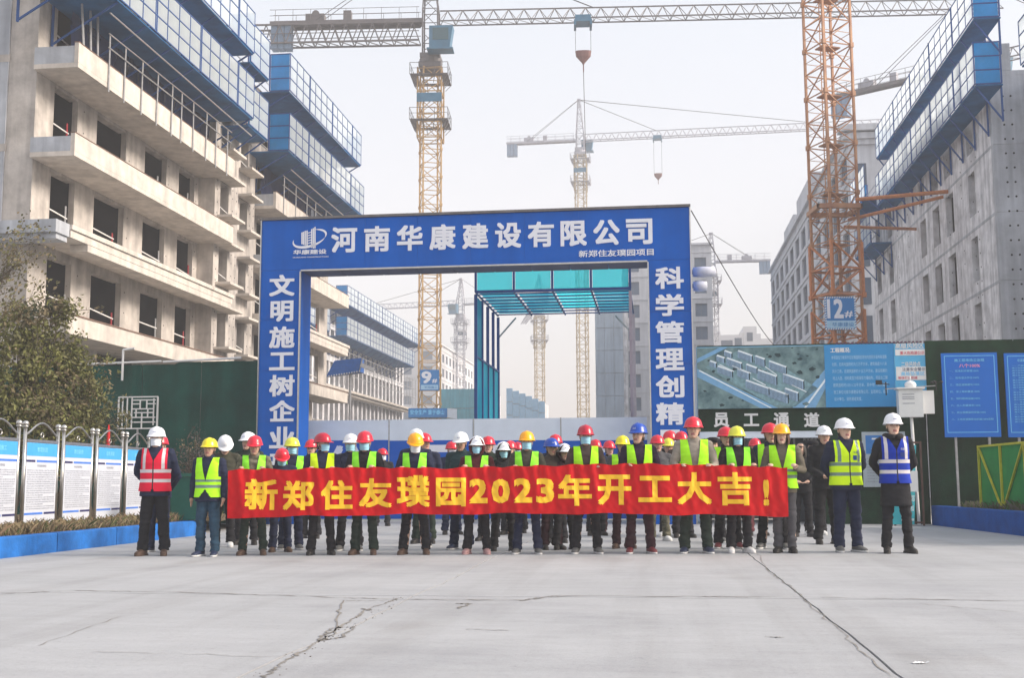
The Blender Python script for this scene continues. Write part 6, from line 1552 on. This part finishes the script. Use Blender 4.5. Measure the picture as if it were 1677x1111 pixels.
# letters: laid on the same waving surface 2 mm in front of the cloth
CW = [('新', 401, 455, 785, 836), ('郑', 463.5, 515, 788, 836), ('住', 526, 578, 787, 835.5), ('友', 588, 642, 784, 832), ('璞', 650, 704, 779, 831), ('园', 714, 763, 783, 830), ('2', 768.5, 798.5, 785, 825), ('0', 805, 835, 785, 825), ('2', 841.5, 871.5, 784, 824), ('3', 878, 907.5, 784, 824.5), ('年', 914, 969, 778, 829), ('开', 979, 1034, 778, 827.5), ('工', 1045, 1100, 780, 823), ('大', 1109, 1166, 774, 827), ('吉', 1176, 1232, 774, 828.5), ('!', 1250, 1259, 786, 829)]
for c, x0_, x1_, y0_, y1_ in CW:
    m = MB(); f0 = (x0_-373)/917; f1 = (x1_-373)/917; put_text(m, c, f0*bw, f1*bw, 0, 1, 0, .038 if c not in '0123!' else .045)
    me = m.mesh('character', yl); bm = bmesh.new(); bm.from_mesh(me)
    for k in range(1, 12): bmesh.ops.bisect_plane(bm, geom=bm.verts[:]+bm.edges[:]+bm.faces[:], plane_co=((f0+(f1-f0)*k/12)*bw, 0, 0), plane_no=(1, 0, 0))
    for k in range(1, 10): bmesh.ops.bisect_plane(bm, geom=bm.verts[:]+bm.edges[:]+bm.faces[:], plane_co=(0, 0, k/10), plane_no=(0, 0, 1))
    for v in bm.verts:
        f = v.co.x/bw; g_ = v.co.z; zt_, zb_ = btop(f), bbot(f); zc = atD(373+917*f, y1_, BY)[2]+(atD(373+917*f, y0_, BY)[2]-atD(373+917*f, y1_, BY)[2])*g_
        p = bsurf(f, (zc-zb_)/(zt_-zb_)); v.co = Vector((p.x, p.y-.006+v.co.y, p.z))
    bm.to_mesh(me); bm.free(); link('character', me, bn)
m = MB(); m.grid(lambda a, b: bsurf(a, 1-.012*b)+Vector((0, -.003, .002)), 300, 1); m.build('hem', redb, bn)

# ================================================================ PLANTS
leaf_o = pm('leaf_olive', (.10, .115, .04), .7, var=.5, scale=3.5, var2=(.24, .22, .10), trans=.2)
leaf_b = pm('leaf_brown', (.15, .13, .075), .8, var=.4, scale=4, var2=(.28, .22, .13), trans=.2)
leaf_d = pm('leaf_dark', (.06, .075, .045), .7, var=.4, scale=4, var2=(.13, .15, .08), trans=.2)
leaf_g = pm('leaf_yellow_green', (.13, .15, .045), .7, var=.4, scale=3, var2=(.27, .27, .09), trans=.25)
bark = pm('bark', (.10, .08, .06), .9, var=.3, scale=20)
def shrub(name, label, x, y, z0, blobs, nleaf, leafs, stems, size=.055, seed=1, cat='shrub', z=0):
    rr = random.Random(seed); t = thing(name, label, cat, x, y, z, grid=False)
    m = MB(); base = Vector((0, 0, z0-z))
    tips = []
    for k in range(stems):
        b = rr.choice(blobs); c = Vector(b[0])-Vector((x, y, z)); tgt = c+Vector((rr.gauss(0, b[1][0]*.5), rr.gauss(0, b[1][1]*.5), rr.gauss(0, b[1][2]*.5)))
        p = base+Vector((rr.uniform(-.4, .4)*(b[1][0]), rr.uniform(-.3, .3), 0)); p.x += c.x*.75; p.y += c.y*.75; prev = p; r = rr.uniform(.012, .03)
        for s in range(1, 7):
            f = s/6; q = p.lerp(tgt, f)+Vector((rr.gauss(0, .05), rr.gauss(0, .05), rr.gauss(0, .03))); m.tube(prev, q, r*(1-.13*(s-1)), r*(1-.13*s), n=5, caps=False)
            if s > 2:
                for _ in range(3):
                    e = q+Vector((rr.gauss(0, .25), rr.gauss(0, .25), rr.uniform(-.02, .35))); m.tube(q, e, r*.35, r*.1, n=4, caps=False); tips.append(e); tips.append(q.lerp(e, .6))
            prev = q
        tips.append(tgt)
    m.build('stems', bark, t)
    mats = leafs; m = MB()
    for k in range(nleaf):
        if rr.random() < .45 and tips: c = rr.choice(tips)+Vector((rr.gauss(0, .07), rr.gauss(0, .07), rr.gauss(0, .07)))
        else:
            b = rr.choices(blobs, [q[2] for q in blobs])[0]
            while True:
                d = Vector((rr.uniform(-1, 1), rr.uniform(-1, 1), rr.uniform(-1, 1)))
                if d.length < 1: break
            c = Vector(b[0])-Vector((x, y, z))+Vector((d.x*b[1][0], d.y*b[1][1], d.z*b[1][2]))
            if noise.noise(c*2.6+Vector((seed, 0, 0))) < -.16: continue
        s = size*rr.uniform(.5, 1.3); n = Vector((rr.gauss(0, 1), rr.gauss(0, 1), rr.gauss(0, 1)+.4)).normalized(); a = n.orthogonal().normalized(); a = Matrix.Rotation(rr.uniform(0, 6.28), 3, n) @ a; b_ = n.cross(a)*.5
        m.add([c-a*s, c+b_*s-n*s*.15, c+a*s, c-b_*s-n*s*.15], [(0, 1, 2, 3)], min(len(mats)-1, int(abs(noise.noise(c*1.1+Vector((0, seed, 0))))*4.5+rr.random()*.9)))
    m.build('foliage', mats, t); return t
def blob(px, py, D, rx, rz, w_=1, ry=None): return (atD(px, py, D), (rx, ry or rx*.8, rz), w_)
shrub('leafy_shrub', 'big ragged olive and brown shrub behind the notice boards at the left edge', *atD(20, 700, 23)[:2], .2,
      [blob(10, 640, 22.5, 1.0, 1.0, 3), blob(80, 640, 23, .75, .9, 3), blob(120, 600, 23.5, .45, .5, 1), blob(40, 540, 23, .55, .55, 1.0), blob(95, 520, 23.5, .32, .4, .6), blob(0, 560, 22.5, .6, .6, .9), blob(140, 670, 23.5, .45, .6, 1.2), blob(60, 690, 22.5, 1.2, .5, 2), blob(-60, 620, 22.5, .8, 1.2, 1)], 24000, [leaf_o, leaf_g, leaf_b, leaf_d], 46, .05, 3)
shrub('creeper_plant', 'thin leafy plant reaching across the green hoarding beside the lattice window', *atD(175, 690, 26.5)[:2], .25, [blob(165, 660, 26.5, .35, .5, 1), blob(185, 690, 26.6, .45, .35, 1), blob(150, 630, 26.4, .3, .3, .6)], 1100, [leaf_o, leaf_d], 8, .05, 5, 'plant')
shrub('dry_bush', 'small brown leafless bush at the end of the notice boards before the green hoarding', *atD(320, 760, 25.5)[:2], .1, [blob(315, 745, 25.5, .42, .42, 1), blob(338, 765, 25.5, .35, .35, 1)], 2400, [leaf_b, pm('leaf_greybrown', (.09, .075, .07), .8, var=.3)], 16, .03, 6, 'bush')
# bare tree at the upper left
rr = random.Random(9); x, y, _ = atD(-75, 400, 26); t = thing('bare_tree', 'nearly bare tree with thin branches in front of the left gable', 'tree', x, y, 0, grid=False)
m = MB(); m.tube((0, 0, 0), (.1, 0, 3.2), .11, .075, n=8); m.tube((.1, 0, 3.2), (.25, .1, 4.6), .075, .05, n=8); m.build('trunk', bark, t)
m = MB(); lf = []
def grow(p, d, L_, r, dep):
    q = p; 
    for s in range(3):
        d2 = (d+Vector((rr.gauss(0, .16), rr.gauss(0, .16), rr.gauss(0, .1)+.04))).normalized(); e = q+d2*L_/3; m.tube(q, e, r*(1-.2*s), r*(1-.2*(s+1)), n=5 if dep < 3 else 3, caps=False); q = e; d = d2
        if dep < 5 and s > 0:
            for _ in range(2 if dep < 2 else 1+(rr.random() < .5)):
                dd = (d+Vector((rr.gauss(0, .6), rr.gauss(0, .5), rr.gauss(0, .45)))).normalized(); grow(q, dd, L_*rr.uniform(.55, .8), r*.5, dep+1)
    if dep >= 4 or rr.random() < .3: lf.append(q)
for z, dx in ((3.2, .7), (3.9, 1.0), (4.5, .9), (4.6, .5), (4.2, .8)): grow(Vector((.15, 0, z)), Vector((dx, rr.uniform(-.3, .3), .75)).normalized(), 1.15, .03, 1)
m.build('branches', bark, t)
m = MB()
for c in lf:
    for _ in range(2):
        c2 = c+Vector((rr.gauss(0, .07), rr.gauss(0, .07), rr.gauss(0, .07))); s = rr.uniform(.02, .045); n = Vector((rr.gauss(0, 1), rr.gauss(0, 1), rr.gauss(0, 1))).normalized(); a = n.orthogonal()*s; b_ = n.cross(a)*.6
        m.add([c2-a, c2+b_, c2+a, c2-b_], [(0, 1, 2, 3)], rr.randrange(2))
m.build('sparse_leaves', [leaf_b, leaf_o], t)
# dry grass on both beds
def grass(name, n, fn, seed, cols):
    rr = random.Random(seed); m = MB()
    for k in range(n):
        v, u, z = fn(rr); x, y = xy(v, u); h = rr.uniform(.04, .17)*(1+.8*max(0, noise.noise(Vector((x*1.5, y*1.5, 0))))); a = rr.uniform(0, 6.28); w_ = .006; dx, dy = math.cos(a)*w_, math.sin(a)*w_; lx, ly = rr.gauss(0, h*.5), rr.gauss(0, h*.5)
        m.add([(x-dx, y-dy, z), (x+dx, y+dy, z), (x+lx*.5+dx*.6, y+ly*.5+dy*.6, z+h*.7), (x+lx, y+ly, z+h)], [(0, 1, 2, 3)], rr.choices(range(len(cols)), [3, 2, 1][:len(cols)])[0])
    o = m.build(name, cols); tag(o, None, None) if False else None
    o['kind'] = 'stuff'; return o
ga = pm('dry_grass', (.24, .19, .11), .9, var=.3, scale=3); gb = pm('dry_leaf_litter', (.18, .12, .07), .9, var=.3); gc = pm('green_weed', (.07, .10, .03), .9, var=.3)
o = grass('dry_grass', 15000, lambda r: (-8.98-abs(r.gauss(0, .55)), r.uniform(6, 23.5), .24+.04*r.random()), 1, [ga, gb, gc]); o['label'] = 'dry brown grass and litter on the bed behind the left blue kerb'
gd = pm('grey_dry_stalk', (.13, .11, .09), .9, var=.3)
o = grass('dry_weeds', 6000, lambda r: (6.6+abs(r.gauss(0, .9)), r.uniform(19, 26.8), .36+.05*r.random()), 2, [gd, gc]); o['label'] = 'grey dry weeds on the bed behind the right blue kerb'

# ================================================================ SMOG
hz = MB(); hz.box(-299.9, 299.9, -19.9, 329.9, -1.2, 76)
me = hz.mesh('haze', MAT['dark_hole']); me.materials.clear()
hm = bpy.data.materials.new('smog'); hm.use_nodes = True; n = hm.node_tree.nodes; n.clear(); o_ = n.new('ShaderNodeOutputMaterial'); pv = n.new('ShaderNodeVolumePrincipled')
pv.inputs['Color'].default_value = (.93, .94, .97, 1); pv.inputs['Density'].default_value = .0015; pv.inputs['Anisotropy'].default_value = .0
hm.node_tree.links.new(pv.outputs[0], o_.inputs['Volume']); me.materials.append(hm)
link('haze', me, kind='stuff')
